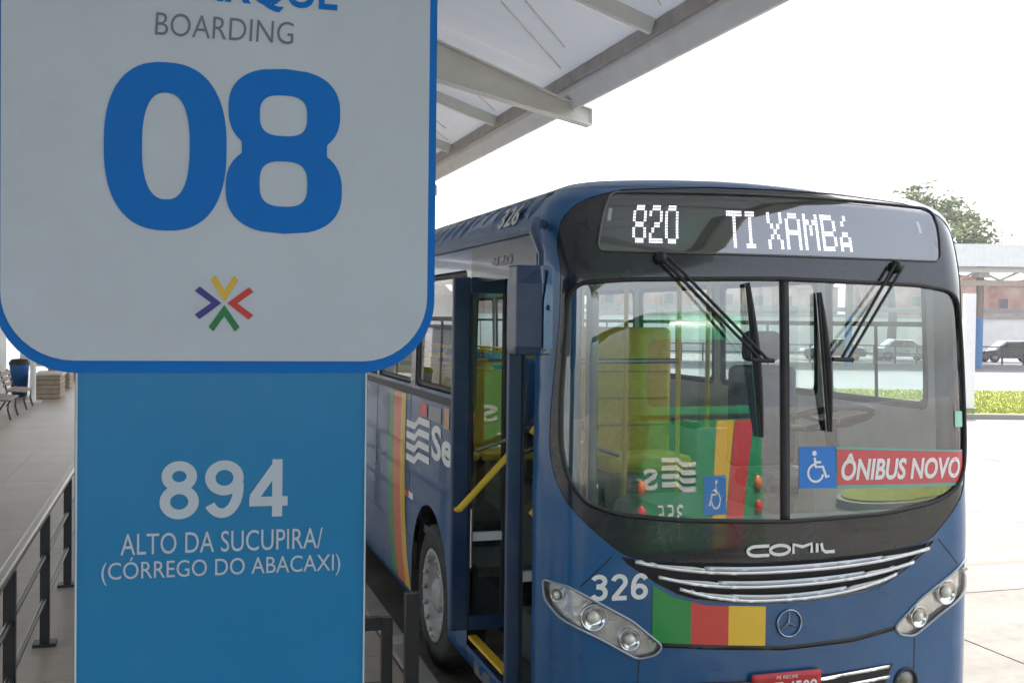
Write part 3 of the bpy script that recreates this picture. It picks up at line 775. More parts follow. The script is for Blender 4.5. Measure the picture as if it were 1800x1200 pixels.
# headlights
def headlight(poly, lamps, sg):
    ho = patch_on('headlight', poly, [], .04, M_LAMPSIL, bus, -.02)
    O = SH.on
    MB().tube([O(.004)(*p) for p in dens(poly, .04)]+[O(.004)(*poly[0])], .0065, 6).build('rim', mat('lamp rim', (.34, .38, .42), .3, metal=.4, var=.1), ho)
    for s_, w_, r_ in lamps:
        n_ = SH.n(s_, w_); c_ = SH.on(-.018)(s_, w_)
        lm = MB().lathe(c_, n_, [(r_*.98, 0), (r_*1.05, .016), (r_*.96, .022), (r_*.86, .012), (r_*.55, .004), (.0, .002)], 28).build('lamp', M_CHROME, ho)
        MB().lathe(c_, n_, [(r_*.5, .006), (r_*.42, .022), (r_*.2, .032), (0, .034)], 20).build('bulb', mat('lamp bulb glass', (.75, .72, .62), .1, var=.2, scale=40, coat=1), lm)
    patch_on('lens', poly, [], .04, M_LENS, ho, .006)
headlight(HL, [(-1.205, 1.105, .034), (-1.018, .998, .066), (-.832, .882, .056)], -1)
headlight(HR, [(1.205, 1.105, .034), (1.018, .998, .066), (.832, .882, .056)], 1)
# grille
gr = patch_on('grille', GRL, [], .05, mat('grille black', (.008, .008, .009), .5, var=.2), bus, -.03)
def strip(name, tops, bots, m, parent, off, thick=.012):
    poly = tops + bots[::-1]
    me = patch(name, poly, [], .04, SH.at, SH.n, off); o = link(name, me, m, parent)
    md = o.modifiers.new('s', 'SOLIDIFY'); md.thickness = thick; md.offset = -1
    return o
def lerpc(P, x):
    for a, b_ in zip(P, P[1:]):
        if a[0] <= x <= b_[0]: return a[1]+(b_[1]-a[1])*(x-a[0])/(b_[0]-a[0])
    return P[0][1] if x < P[0][0] else P[-1][1]
M_BARW = mat('grille white end', (.62, .64, .58), .4, var=.05)
BARS = [(-.875, .945, 1.272, 1.208, 1.172, 1.250, -.50, .60), (-.745, .835, 1.192, 1.136, 1.100, 1.185, -.42, .50), (-.625, .715, 1.130, 1.064, 1.029, 1.132, -.33, .40)]
for x0, x1, el, tc_, bc_, er, c0, c1 in BARS:
    def top(x, q=0): 
        t_ = (x/(-x0)) if x < 0 else x/x1
        e = el if x < 0 else er
        return tc_ + (e-tc_)*abs(t_)**1.9
    def bot(x):
        t_ = (x/(-x0)) if x < 0 else x/x1
        e = el if x < 0 else er
        return bc_ + (e-bc_)*abs(t_)**2.5
    X = [x0+(x1-x0)*i/30 for i in range(31)]
    mid = [x for x in X if c0 <= x <= c1]
    strip('grille_bar', [(x, top(x)) for x in mid], [(x, bot(x)+.016) for x in mid], mat('grille silver', (.46, .49, .52), .28, metal=.35, coat=.5, var=.1), gr, .006)
    strip('grille_bar', [(x, bot(x)+.014) for x in X[1:-1]], [(x, bot(x)) for x in X[1:-1]], mat('grille bright edge', (.74, .75, .77), .2, metal=.3, coat=.6, var=.05), gr, .010)
    for xs in ([x for x in X if x0+.02 < x <= c0+.09], [x for x in X if c1-.07 <= x < x1-.02]):
        lim = lambda x: (bot(x)+.014, max(bot(x)+.016, top(x)-.004 if (x < c0 or x > c1) else bot(x)+.016+(top(x)-bot(x)-.016)*(1-min(1, (x-c0)/.09 if x < 0 else (c1-x)/.07))))
        strip('grille_end', [(x, lim(x)[1]) for x in xs], [(x, lim(x)[0]) for x in xs], M_BARW, gr, .0085)
# seam under the stripes, panel seams, lower grille
SEAM = [(-.67, .848), (-.408, .822), (0, .790), (.409, .800), (.67, .840)]
strip('panel_gap', [(x, z+.011) for x, z in SEAM], [(x, z-.011) for x, z in SEAM], M_RUB, bus, .003, .01)
for pts in ([(-1.088, 1.150), (-.93, 1.292)], [(1.088, 1.150), (.95, 1.292)], [(-.785, .782), (-.80, .55), (-.80, .33)], [(.80, .775), (.80, .55), (.80, .33)]):
    MB().tube([SH.on(-.001)(*p) for p in dens(pts, .05)[:max(2, int(len(dens(pts, .05))/2)+1)]], .0035, 5).build('panel_seam', M_RUB, bus)
# colour stripes on the front panel
def tp(x): return lerpc([(-.93, 1.27), (-.62, 1.086), (-.442, 1.033), (0, 1.001)], x)
def sb(x): return lerpc([(-.8, .87)] + [(a, z+.012) for a, z in SEAM], x)
for a, b_, m_ in ((-.722, -.519, M_GREEN), (-.519, -.317, M_RED), (-.317, -.112, M_GOLD)):
    X = [a+(b_-a)*i/6 for i in range(7)]
    patch_on('colour_stripe', [(x, sb(x)) for x in X]+[(x, tp(x)) for x in reversed(X)], [], .04, m_, bus, .0035)
digits('fleet_number', '326', (-1.037, 1.079, -.747, 1.208), lambda x, y, l: SH.on(.004+l)(x, y), M_WHITE, bus)
# round star emblem
em = MB(); c_ = SH.on(.006)(.022, .915); n_ = SH.n(.022, .915); ux = Vector((1, 0, 0)); uz = Vector((0, 0, 1))
em.tube([c_+(ux*math.cos(2*math.pi*k/28)+uz*math.sin(2*math.pi*k/28))*.068 for k in range(29)], .006, 6)
for k in range(3):
    a = R(90+120*k); d_ = ux*math.cos(a)+uz*math.sin(a); e_ = ux*-math.sin(a)+uz*math.cos(a)
    em.add([c_+n_*.010, c_+e_*.010, c_+d_*.064, c_-e_*.010], [(0, 1, 2), (0, 2, 3)])
em.build('star_emblem', mat('dulled chrome emblem', (.30, .36, .44), .25, metal=.9, var=.1), bus)
# COMIL lettering: wide flat letters drawn as strokes
bn = MB(); x0 = -.222; hh = .046; z0 = 1.267; fn_ = SH.on(.004); wdt = .0165
def tilt(p): return (p[0], p[1]+.0)
zc = z0+hh/2
bn.add(*stroke([(x0+.125, z0+hh)]+arcp(x0+.05, zc, .045, hh/2, 90, 270)+[(x0+.125, z0)], wdt, fn_))
bn.add(*stroke(arcp(x0+.185, zc, .055, hh/2, 0, 345, 24), wdt, fn_, True))
bn.add(*stroke([(x0+.262, z0), (x0+.262, z0+hh), (x0+.315, z0+hh*.72), (x0+.368, z0+hh), (x0+.368, z0)], wdt, fn_))
bn.add(*stroke([(x0+.40, z0), (x0+.40, z0+hh)], wdt, fn_))
bn.add(*stroke([(x0+.425, z0+hh), (x0+.432, z0+.012), (x0+.45, z0), (x0+.505, z0)], wdt, fn_))
bn.build('maker_lettering', M_WHITE, bus)
# windscreen stickers
SO_ = SH.on(-.011)
patch_on('accessibility_sticker', [(.08, 1.593), (.298, 1.588), (.298, 1.800), (.08, 1.805)], [], .05, M_STKB, bus, -.003)
def wheelchair(fn, cx, cz, h, m, parent, name='symbol', flip=1):
    k = h/1.0; mb = MB(); T = lambda p: (cx+flip*p[0]*k, cz+p[1]*k)
    mb.add(*stroke([T(p) for p in arcp(-.05, -.18, .26, .26, 100, 350, 22)], .07*k, fn))
    mb.add(*stroke([T(p) for p in [(-.08, .28), (-.05, .0), (.20, .0), (.32, -.32), (.42, -.27)]], .085*k, fn))
    mb.add(*stroke([T(p) for p in [(-.065, .14), (.14, .14)]], .07*k, fn))
    mb.add(*stroke([T(p) for p in arcp(-.09, .41, .04, .04, 0, 330, 10)], .08*k, fn, True))
    return mb.build(name, m, parent)
st = [o for o in bus.children if o.name.startswith('accessibility')][0]
wheelchair(SH.on(-.001), .185, 1.70, .17, M_WHITE, st)
stb = patch_on('banner_sticker', [(.302, 1.585), (1.155, 1.566), (1.158, 1.757), (.302, 1.80)], [], .05, M_TEAL, bus, -.003)
sr = patch_on('red_field', [(.306, 1.602), (1.152, 1.583), (1.155, 1.747), (.306, 1.788)], [], .05, M_STKR, stb, -.0018)
text('lettering', 'ÔNIBUS NOVO', (.330, 1.625, 1.118, 1.765), lambda x, y: SH.on(-.0004)(x, y-.02*(x-.33)), M_WHITE, stb, bold=.03, shear=.22)
patch_on('paper_sticker', [(1.085, 1.885), (1.172, 1.880), (1.172, 1.965), (1.085, 1.968)], [], .05, M_STKG, bus, -.003)
# number plate and lower grille
lg = patch_on('lower_grille', [(-.62, .44), (.56, .44), (.66, .655), (.2, .635), (-.2, .640), (-.70, .660)], [], .05, mat('grille black', (.008, .008, .009), .5), bus, .003)
for z_ in (.0, -.055, -.11):
    strip('grille_bar', [(-.66, .655+z_), (-.2, .632+z_), (.2, .624+z_), (.632, .652+z_)], [(-.65, .640+z_), (-.2, .613+z_), (.2, .606+z_), (.624, .636+z_)], M_CHROME, lg, .016)
np_ = patch_on('number_plate', rounded([(-.197, .545), (.197, .545), (.197, .675), (-.197, .675)], .012, 3), [], .05, M_PLATE, bus, .030)
md = np_.modifiers.new('s', 'SOLIDIFY'); md.thickness = .012; md.offset = -1
text('lettering', 'KLZ 4508', (-.172, .565, .172, .630), SH.on(.033), M_WHITE, np_, bold=.02)
text('lettering', 'PE RECIFE', (-.06, .645, .06, .662), SH.on(.033), M_WHITE, np_)
for s_ in (-.745, .745):
    fl_ = MB().lathe(SH.on(-.01)(s_, .545), SH.n(s_, .545), [(.078, .0), (.080, .016), (.068, .022), (.060, .012), (.058, -.02)], 24).build('fog_lamp', M_RUB, bus)
    MB().lathe(SH.on(-.006)(s_, .545), SH.n(s_, .545), [(.06, .0), (.045, .012), (0, .018)], 24).build('fog_lens', mat('smoked lamp glass', (.16, .14, .11), .15, coat=1, var=.2, scale=30), fl_)

# ------------------------------------------------------------------ bus: side, door, wheels, interior
def side_on(off, sg=-1): return lambda v, z: SH.on(off)(sg*sv(v), z)
def side_patch(name, poly, m, parent, off, sg=-1, step=.12, holes=()):
    return patch_on(name, [(sg*sv(v), z) for v, z in poly], [[(sg*sv(v), z) for v, z in h] for h in holes], step, m, parent, off)
for sg, WW in ((-1, WINS), (1, WINR)):
    for a, b_ in WW:
        f_ = side_patch('window', wrect(a, b_), M_RUB, bus, -.012, sg, .10, [rounded([(a+.05, 1.985), (b_-.05, 1.985), (b_-.05, 2.70), (a+.05, 2.70)], .05, 3)])
        md = f_.modifiers.new('s', 'SOLIDIFY'); md.thickness = .02; md.offset = -1
        mid = (a+b_)/2
        side_patch('pane', [(a+.05, 1.985), (b_-.05, 1.985), (b_-.05, 2.70), (a+.05, 2.70)], M_GLASSS, f_, -.018, sg, .2)
        side_patch('pane_bar', [(a+.05, 2.42), (b_-.05, 2.42), (b_-.05, 2.45), (a+.05, 2.45)], M_RUB, f_, -.012, sg, .2)
        if b_-a > 1: side_patch('pane_bar', [(mid-.018, 1.985), (mid+.018, 1.985), (mid+.018, 2.42), (mid-.018, 2.42)], M_RUB, f_, -.014, sg, .2)
# dark glazing strip between the windows, door side
for a, b_ in zip(WINS, WINS[1:]):
    side_patch('window_post', [(a[1]+.004, 1.93), (b_[0]-.004, 1.93), (b_[0]-.004, 2.75), (a[1]+.004, 2.75)], M_MASK, bus, .003)
side_patch('window_post', [(1.57, 1.93), (1.712, 1.93), (1.712, 2.75), (1.57, 2.75)], M_MASK, bus, .003)
side_patch('waist_trim', [(1.48, 1.865), (11.4, 1.865), (11.4, 1.915), (1.48, 1.915)], M_RUB, bus, .006, -1, .3)
side_patch('roof_gutter', [(.32, 2.875), (11.4, 2.875), (11.4, 2.895), (.32, 2.895)], M_NAVY, bus, .012, -1, .3)
# panel joints and rivets along the side
for v in (1.60, 3.28, 4.68, 6.28, 7.88, 9.48):
    MB().tube([side_on(.0)(v, z) for z in (1.86, 1.55, 1.25, 1.15)], .003, 4).build('panel_seam', M_RUB, bus)
MB().tube([side_on(.0)(v, .80) for v in (3.25, 5, 7.8)], .003, 4).build('panel_seam', M_RUB, bus)
# stripes
def stripe(v0, v1, m_):
    pts = [(v0, 1.86), (v0, 1.2), (v0-.03, .9), (v0-.12, .62), (v0-.26, .40)]
    q = [(v1, 1.86), (v1, 1.2), (v1-.03, .9), (v1-.12, .62), (v1-.26, .40)]
    side_patch('colour_stripe', pts[::-1]+q if False else pts+q[::-1], m_, bus, .003)
stripe(3.45, 3.63, M_GOLD); stripe(3.63, 3.92, M_ORANGE); stripe(3.92, 4.13, M_GREEN)
# wave logo made of slanted bars, then the lettering
def bars(fn, v0, dv_, z0_, dz, n, m_, parent, th=.60):
    mb = MB()
    for i in range(n):
        zb = z0_+i*dz
        c = [(0, .0), (.30, .0), (.42, .55), (.62, .55), (.72, .0), (1, 0)]
        c = [(0, .35), (.38, .35), (.55, 1.0), (1., 1.0)]
        for (a, b_) in zip(c, c[1:]):
            vs = [fn(v0+dv_*a[0], zb+dz*a[1]), fn(v0+dv_*b_[0], zb+dz*b_[1]), fn(v0+dv_*b_[0], zb+dz*(b_[1]+th)), fn(v0+dv_*a[0], zb+dz*(a[1]+th))]
            mb.add(vs, [(0, 1, 2, 3)])
    return mb.build('wave_logo', m_, parent)
bars(side_on(.004), 3.40, -.78, 1.33, .085, 4, M_WHITE, bus)
def sidetext(body, v_a, v_b, z0_, z1_, off, m_, bold=0., shear=0., name='lettering'):
    return text(name, body, (0, z0_, 1, z1_), lambda x, y: side_on(off)(v_a+(v_b-v_a)*x, y), m_, bus, bold, shear)
sidetext('Sei', 2.55, 1.83, 1.47, 1.71, .004, M_WHITE, .03)
sidetext('326', 1.12, .72, 2.945, 3.055, .006, mat('pale grey number', (.55, .56, .55), .5, var=.1), .02, .1, 'fleet_number')
side_patch('route_sticker', [(2.95, 1.735), (2.72, 1.735), (2.72, 1.83), (2.95, 1.83)], M_STKR, bus, .004)
side_patch('fare_sticker', [(2.66, 1.73), (2.29, 1.73), (2.29, 1.83), (2.66, 1.83)], mat('fare sticker', (.30, .30, .28), .5, var=.2, scale=20), bus, .004)
side_patch('fare_sticker', [(2.21, 1.71), (2.06, 1.71), (2.06, 1.85), (2.21, 1.85)], mat('tan sticker', (.55, .32, .16), .5, var=.3, scale=20), bus, .004)
sk_ = side_patch('reflector_sticker', [(3.42, 1.085), (3.14, 1.085), (3.14, 1.135), (3.42, 1.135)], M_WHITE, bus, .0035)
side_patch('reflector_red', [(3.42, 1.085), (3.29, 1.085), (3.29, 1.135), (3.42, 1.135)], M_RED, sk_, .005)
# header with small side display above the door
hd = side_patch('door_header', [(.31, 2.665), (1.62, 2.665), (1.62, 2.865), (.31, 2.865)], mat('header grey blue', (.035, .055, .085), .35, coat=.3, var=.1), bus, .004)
text('side_display', '820', (0, 2.735, 1, 2.79), lambda x, y: side_on(.007)(1.14-.40*x, y), mat('dim display', (.26, .24, .24), .5, var=.2), hd, .01)
# door leaves: turned out across the opening
def leaf(y, xa, xb, z0_, z1_, stl, str_, ptop, pbot):
    d_ = thing_part('door_leaf', y, xa, xb, z0_, z1_, stl, str_, ptop, pbot); return d_
def thing_part(name, y, xa, xb, z0_, z1_, stl, str_, ptop, pbot):
    mb = MB(); T = .045
    mb.box(((xa+xa+stl)/2, y, (z0_+z1_)/2), (stl, T, z1_-z0_), ch=.012)
    mb.box(((xb+xb-str_)/2, y, (z0_+z1_)/2), (str_, T, z1_-z0_), ch=.012)
    mb.box(((xa+stl+xb-str_)/2, y, z1_-ptop/2), (xb-str_-xa-stl-.004, T-.006, ptop))
    mb.box(((xa+stl+xb-str_)/2, y, z0_+pbot/2), (xb-str_-xa-stl-.004, T-.006, pbot))
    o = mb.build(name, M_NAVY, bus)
    zi0, zi1, xi0, xi1 = z0_+pbot, z1_-ptop, xa+stl, xb-str_
    zm = 1.62
    MB().add([(xi0, y, zi0), (xi1, y, zi0), (xi1, y, zm), (xi0, y, zm)], [(0, 1, 2, 3)]).build('lower_pane', M_GLASSDOOR, o)
    MB().add([(xi0, y, zm+.02), (xi1, y, zm+.02), (xi1, y, zi1), (xi0, y, zi1)], [(0, 1, 2, 3)]).build('upper_pane', M_GLASSDOOR, o)
    MB().box(((xi0+xi1)/2, y-.004, 1.13), (xi1-xi0, .03, .05)).build('cross_bar', M_GREY, o)
    rb = MB()
    for x_ in (xi0, xi1): rb.box((x_, y-.001, (zi0+zi1)/2), (.014, .05, zi1-zi0))
    rb.build('seal', M_RUB, o)
    return o
LY = 6.42
d1 = thing_part('door_leaf', LY, 1.602, 1.992, .57, 2.685, .112, .065, .095, .085)
MB().tube([(1.735, LY-.07, 1.655), (1.985, LY-.07, 1.735)], .013, 8).build('grab_bar', M_STEEL, d1)
MB().tube([(1.632, LY-.09, 1.31), (1.925, LY-.09, 1.615), (1.96, LY-.05, 1.65)], .021, 10).tube([(1.632, LY-.09, 1.31), (1.632, LY-.02, 1.30)], .015, 8).build('handrail', M_YEL, d1)
MB().tube([(1.725, LY-.03, .95), (1.725, LY-.03, 1.30)], .009, 8).build('actuator_rod', M_CHROME, d1)
LY2 = 5.36
d2 = thing_part('door_leaf', LY2, 1.628, 2.02, .50, 2.685, .078, .06, .095, .085)
MB().tube([(1.742, LY2-.05, 1.86), (1.80, LY2-.05, 1.93)], .017, 8).build('handrail', M_YEL, d2)
MB().tube([(1.742, LY2-.05, 1.45), (1.80, LY2-.05, 1.50)], .017, 8).build('handrail', M_YEL, d2)
# door threshold, steps
MB().box((1.99, BY+.88, .37), (.48, 1.14, .10)).build('step', M_FLOORI, bus)
MB().box((1.765, BY+1.20, .505), (.05, .72, .02)).build('step_edge', M_YEL, bus)
MB().box((2.13, BY+.88, .56), (.2, 1.14, .28)).build('step', M_FLOORI, bus)
MB().box((2.33, BY+.88, .68), (.2, 1.14, .52)).build('step', M_FLOORI, bus)
MB().box((1.755, BY+.88, .447), (.03, 1.14, .026)).build('threshold', M_NAVY, bus)
# mirror on its arm
mp_ = [(1.497, 4.95), (1.512, 4.85), (1.625, 4.815), (1.70, 4.91), (1.665, 4.985), (1.51, 4.985)]
mb = MB(); sec = [(2.27, .80), (2.31, 1.0), (2.60, 1.0), (2.685, .78)]
cxm, cym = 1.60, 4.90; vs = []; fs = []
for z_, k in sec:
    for x, y in mp_: vs.append((cxm+(x-cxm)*(.9+.1*k if z_ < 2.5 else .86+.14*k), cym+(y-cym)*k, z_))
n = len(mp_)
for i in range(len(sec)-1):
    for k in range(n): fs.append((i*n+k, i*n+(k+1) % n, (i+1)*n+(k+1) % n, (i+1)*n+k))
fs += [tuple(range(n))[::-1], tuple(range((len(sec)-1)*n, len(sec)*n))]
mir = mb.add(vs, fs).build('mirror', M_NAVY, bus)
md = mir.modifiers.new('b', 'BEVEL'); md.width = .008; md.segments = 2; md.limit_method = 'ANGLE'
MB().add([(1.53, 4.987, 2.32), (1.65, 4.987, 2.32), (1.65, 4.987, 2.60), (1.53, 4.987, 2.60)], [(0, 1, 2, 3)]).build('mirror_glass', M_MIRR, mir)
MB().add([(1.630, 4.808, 2.30), (1.706, 4.904, 2.30), (1.706, 4.904, 2.56), (1.690, 4.884, 2.67), (1.668, 4.856, 2.67), (1.630, 4.808, 2.52)], [(0, 1, 2, 3, 4, 5)]).build('mirror_lit_facet', M_BLUE, mir)  # lit facet of the housing, its brightness put in with a lighter blue
MB().lathe((1.665, 4.850, 2.49), (.79, -.6, 0), [(.013, 0), (.013, .006), (0, .008)], 12).build('bolt', M_RUB, mir)
pa = SH.on(.02)(-1.31, 2.90)
MB().tube([pa, (pa.x-.06, pa.y-.07, 2.91), (pa.x-.085, pa.y-.12, 2.86), (1.66, 4.93, 2.74), (1.652, 4.92, 2.60)], [.026, .028, .026, .018, .016], 10).build('mirror_arm', M_NAVY, mir)
# wheels
def wheel(x, y, sg):
    o = thing_none('wheel')
    ax = Vector((sg, 0, 0)); c_ = Vector((x, y, .50))
    ty = MB().lathe(c_, ax, [(.29, -.13), (.44, -.14), (.485, -.12), (.50, -.08), (.50, .08), (.485, .12), (.44, .14), (.31, .13), (.29, .11)], 40).build('wheel', M_TYRE, bus)
    rim = MB().lathe(c_, ax, [(.31, .125), (.325, .135), (.30, .14), (.275, .10), (.25, .04), (.20, .02), (.13, .035), (.12, .10), (.09, .125), (0, .128)], 40).build('rim', M_WHEEL, ty)
    nb = MB()
    for k in range(10):
        a = 2*math.pi*k/10; nb.lathe(c_+Vector((0, math.cos(a), math.sin(a)))*.17+ax*.02, ax, [(.017, 0), (.017, .035), (.0, .04)], 6)
    tag(nb.build('wheel_nuts', M_CHROME, ty), kind='stuff')
    rg = MB()
    for k in range(16):
        a = 2*math.pi*k/16; rg.lathe(c_+Vector((0, math.cos(a), math.sin(a)))*.285+ax*.128, ax, [(.019, 0), (.016, .018), (.0, .022)], 6)
    tag(rg.build('rim_studs', M_WHEEL, ty), kind='stuff')
def thing_none(n): return None
for v in (2.62, 8.45):
    wheel(BX-1.08, BY+v, -1); wheel(BX+1.08, BY+v, 1)
# wheel housings, underbody
for v in (2.62, 8.45):
    for sg in (-1, 1):
        mb = MB(); k = 20
        vs = []; fs = []
        for i in range(k+1):
            a = math.pi*i/k
            for x_ in (1.215, .80): vs.append((BX+sg*x_, BY+v+.575*math.cos(a), .56+.575*math.sin(a)))
        for i in range(k): fs.append((2*i, 2*i+1, 2*i+3, 2*i+2))
        vs += [(BX+sg*.80, BY+v-.575, .30), (BX+sg*.80, BY+v+.575, .30)]; n = len(vs)
        fs.append(tuple([2*i+1 for i in range(k+1)]+[n-2, n-1]))
        mb.add(vs, fs).build('wheel_housing', M_DARK, bus)
MB().box((BX, BY+6.2, .42), (1.5, 10.2, .2)).build('underbody', M_DARK, bus)
# interior floor, dash, wheel, seats, poles
FZ = .92
MB().box((BX+.35, BY+.95, FZ-.03), (1.7, 1.2, .06)).box((BX, BY+6.55, FZ-.03), (2.36, 9.95, .06)).build('floor', M_FLOORI, bus)
MB().box((BX, BY+6.2, 3.02), (1.8, 10.0, .05)).build('ceiling_lining', M_OFFW, bus)
ds = MB()
prof_ = [(.10, 1.02), (.10, 1.42), (.16, 1.44), (.42, 1.38), (.48, 1.30), (.44, 1.02)]
ds.prism(prof_, lambda v, z, x: Vector((x, BY+v, z)), BX-1.10, BX+1.14)
ds.build('dashboard', M_DASH, bus)
dbin = MB(); bp2 = [(.30, 1.36), (.34, 1.56), (.42, 1.60), (.52, 1.40), (.52, 1.30), (.32, 1.30)]
dbin.prism(bp2, lambda v, z, x: Vector((x, BY+v, z)), BX+.36, BX+1.08).build('instrument_binnacle', M_DASH, bus)
# steering wheel
sw = MB(); c_ = Vector((BX+.70, BY+.72, 1.88)); nrm = Vector((0, .35, 1)).normalized(); s1 = Vector((1, 0, 0)); s2 = nrm.cross(s1)
sw.tube([c_+(s1*math.cos(2*math.pi*k/30)+s2*math.sin(2*math.pi*k/30))*.25 for k in range(31)], .02, 8)
for a in (R(200), R(340), R(90)): sw.tube([c_-nrm*.03, c_+(s1*math.cos(a)+s2*math.sin(a))*.25], .014, 6)
sw.lathe(c_-nrm*.05, nrm, [(.06, 0), (.065, .03), (.03, .05), (0, .052)], 16); sw.tube([c_, (BX+.72, BY+.50, 1.15)], .035, 8)
sw.build('steering_wheel', M_RUB, bus)
# driver's seat
dsx, dsy = BX+.72, BY+1.28
MB().box((dsx, dsy-.05, 1.45), (.48, .48, .12), ch=.05).build('driver_seat', M_GSEAT, bus)
dsb = [o for o in bus.children if o.name.startswith('driver_seat')][0]
MB().box((dsx, dsy+.24, 1.83), (.48, .11, .66), ch=.05).build('backrest', M_GSEAT, dsb)
MB().box((dsx, dsy+.26, 2.28), (.27, .09, .20), ch=.04).build('headrest', M_GSEAT, dsb)
MB().box((dsx, dsy, 1.16), (.34, .36, .46), ch=.03).build('pedestal', M_DASH, dsb)
# engine cover beside the driver
MB().box((BX-.02, BY+.95, 1.14), (.72, 1.05, .46), ch=.10).build('engine_cover', mat('engine cover grey', (.17, .175, .18), .6, var=.15, scale=12), bus)
# conductor's booth: tall yellow seat, desk and turnstile
cs = MB().box((BX+.28, BY+2.78, 1.90), (.74, .10, .98), ch=.045).build('conductor_seat', M_YSEAT, bus)
MB().box((BX+.28, BY+2.50, 1.42), (.66, .46, .12), ch=.045).build('cushion', M_YSEAT, cs)
MB().box((BX+.28, BY+2.52, 1.15), (.45, .40, .46)).build('pedestal', M_DASH, cs)
for dx in (-.40, .40): MB().tube([(BX+.28+dx, BY+2.75, 1.68), (BX+.28+dx, BY+2.36, 1.68)], .03, 8).build('armrest', M_RUB, cs)
for k in range(3): MB().box((BX+.28, BY+2.727, 1.66+.2*k), (.66, .012, .012)).build('seam', mat('yellow seam', (.40, .30, .04), .8), cs)
tn = MB(); c_ = Vector((BX-.42, BY+2.2, 1.55))
tn.tube([(c_.x, c_.y, FZ), (c_.x, c_.y, 1.72)], .05, 12)
tn.build('turnstile', M_YEL, bus)
tno = [o for o in bus.children if o.name.startswith('turnstile')][0]
for a in (0, 120, 240):
    d_ = Vector((math.cos(R(a)), math.sin(R(a))*.6, -.35)); MB().tube([c_+Vector((0, 0, .1)), c_+Vector((0, 0, .1))+d_*.42], .018, 8).build('arm', M_STEEL, tno)
def pole(x, y, z0_=FZ, z1_=3.0, m_=M_YEL): MB().tube([(x, y, z0_), (x, y, z1_)], .017, 8).build('grab_pole', m_, bus)
for x, y in ((BX-.42, BY+2.0), (BX+.02, BY+2.15), (BX+.62, BY+2.1), (BX-.36, BY+3.6), (BX+.36, BY+3.9), (BX-.36, BY+5.4), (BX+.36, BY+5.9), (BX-.36, BY+7.4), (BX+.36, BY+8.2), (BX-.8, BY+1.50), (BX+.18, BY+1.65)):
    pole(x, y)
MB().tube([(2.075, 5.34, .75), (2.075, 5.34, 2.95)], .033, 10).box((2.075, 5.34, 1.40), (.10, .08, .10)).build('door_pillar', mat('pillar dark steel', (.09, .10, .11), .35, metal=.5, var=.1), bus)
MB().tube([(BX-.8, BY+1.50, 2.18), (BX+.18, BY+1.65, 2.18)], .017, 8).build('grab_pole', M_STEEL, bus)
for x in (BX-.45, BX+.45): MB().tube([(x, BY+1.6, 2.78), (x, BY+10.8, 2.78)], .017, 8).build('ceiling_rail', M_YEL, bus)
def seat(x, y, m_):
    s_ = MB().box((x, y+.20, 1.72), (.44, .07, .62), ch=.03).build('seat', m_, bus)
    MB().box((x, y-.03, 1.38), (.44, .42, .07), ch=.03).build('cushion', m_, s_)
    MB().box((x, y+.05, 1.13), (.30, .25, .40)).build('support', M_DASH, s_)
    MB().tube([(x-.17, y+.2, 1.98), (x-.17, y+.22, 2.08), (x+.17, y+.22, 2.08), (x+.17, y+.2, 1.98)], .014, 6).build('top_handle', M_YEL, s_)
for k in range(9):
    v = 3.5+.80*k
    for x in (-.92, -.47, .47, .92):
        if k == 0 and x > 0: continue
        seat(BX+x, BY+v, M_YSEAT if (k < 2 and x < 0) else M_BSEAT)
# partition behind the driver (glass over grey panel)
MB().box((BX+.78, BY+1.80, 1.32), (.76, .03, .80)).build('driver_partition', M_GREY, bus)
MB().add([(BX+.40, BY+1.80, 1.73), (BX+1.16, BY+1.80, 1.73), (BX+1.16, BY+1.80, 2.55), (BX+.40, BY+1.80, 2.55)], [(0, 1, 2, 3)]).build('partition_glass', M_GLASSS, bus)
# front pillars inside
for sg in (-1, 1): MB().tube([SH.on(-.09)(sg*1.30, 1.3), SH.on(-.09)(sg*1.27, 2.7)], .05, 10).build('corner_pillar', mat('pillar lining', (.10, .11, .12), .6, var=.1), bus)

# ================================================================== GREEN BUS (stands ahead, seen mirrored in the windscreen)
GX, GY = 4.85, -.9
PROFG = [(.30, .05, .06), (.36, .01, .015), (.42, 0, 0), (1.9, 0, .01), (2.65, .025, .05), (2.88, .04, .08), (2.97, .075, .125), (3.03, .12, .18), (3.08, .19, .27), (3.115, .28, .37), (3.135, .40, .50)]
SG = Shell(GX, GY, -1, .03, .18, PROFG, 11.4)
gbus = thing('city_bus', (GX, GY-5.7, 0), 'green bus 355 mirrored in the blue bus windscreen', 'bus')
sgE = SG.S[-1]-.01
RWIN = rounded([(-.98, 2.02), (.98, 2.02), (.95, 2.74), (-.95, 2.74)], .12, 4)
TL = [(sx*1.08, z) for sx in (-1, 1) for z in (.92, 1.14)]
me = patch('body', [(-sgE, .30), (sgE, .30), (sgE, 3.135), (-sgE, 3.135)], [RWIN], (.12, .12), SG.at, SG.n, 0., ([-1.3+.1*i for i in range(27)]+[e*(1.4+.5*k) for e in (-1, 1) for k in range(20)], WGRID))
link('body', me, M_GREENBUS, gbus)
edge = [SG.at(-sgE+2*sgE*i/80, 3.135) for i in range(81)]
MB().add([tuple(p) for p in edge], [tuple(range(81))]).build('roof', M_GREENBUS, gbus)
MB().box((GX, GY-11.38, 1.7), (2.44, .03, 2.8)).build('front_wall', M_GREENBUS, gbus)
patch_on('rear_window', RWIN, [], .12, mat('dark rear glass', (.02, .025, .03), .06, coat=1, var=0), gbus, -.01, sh=SG)
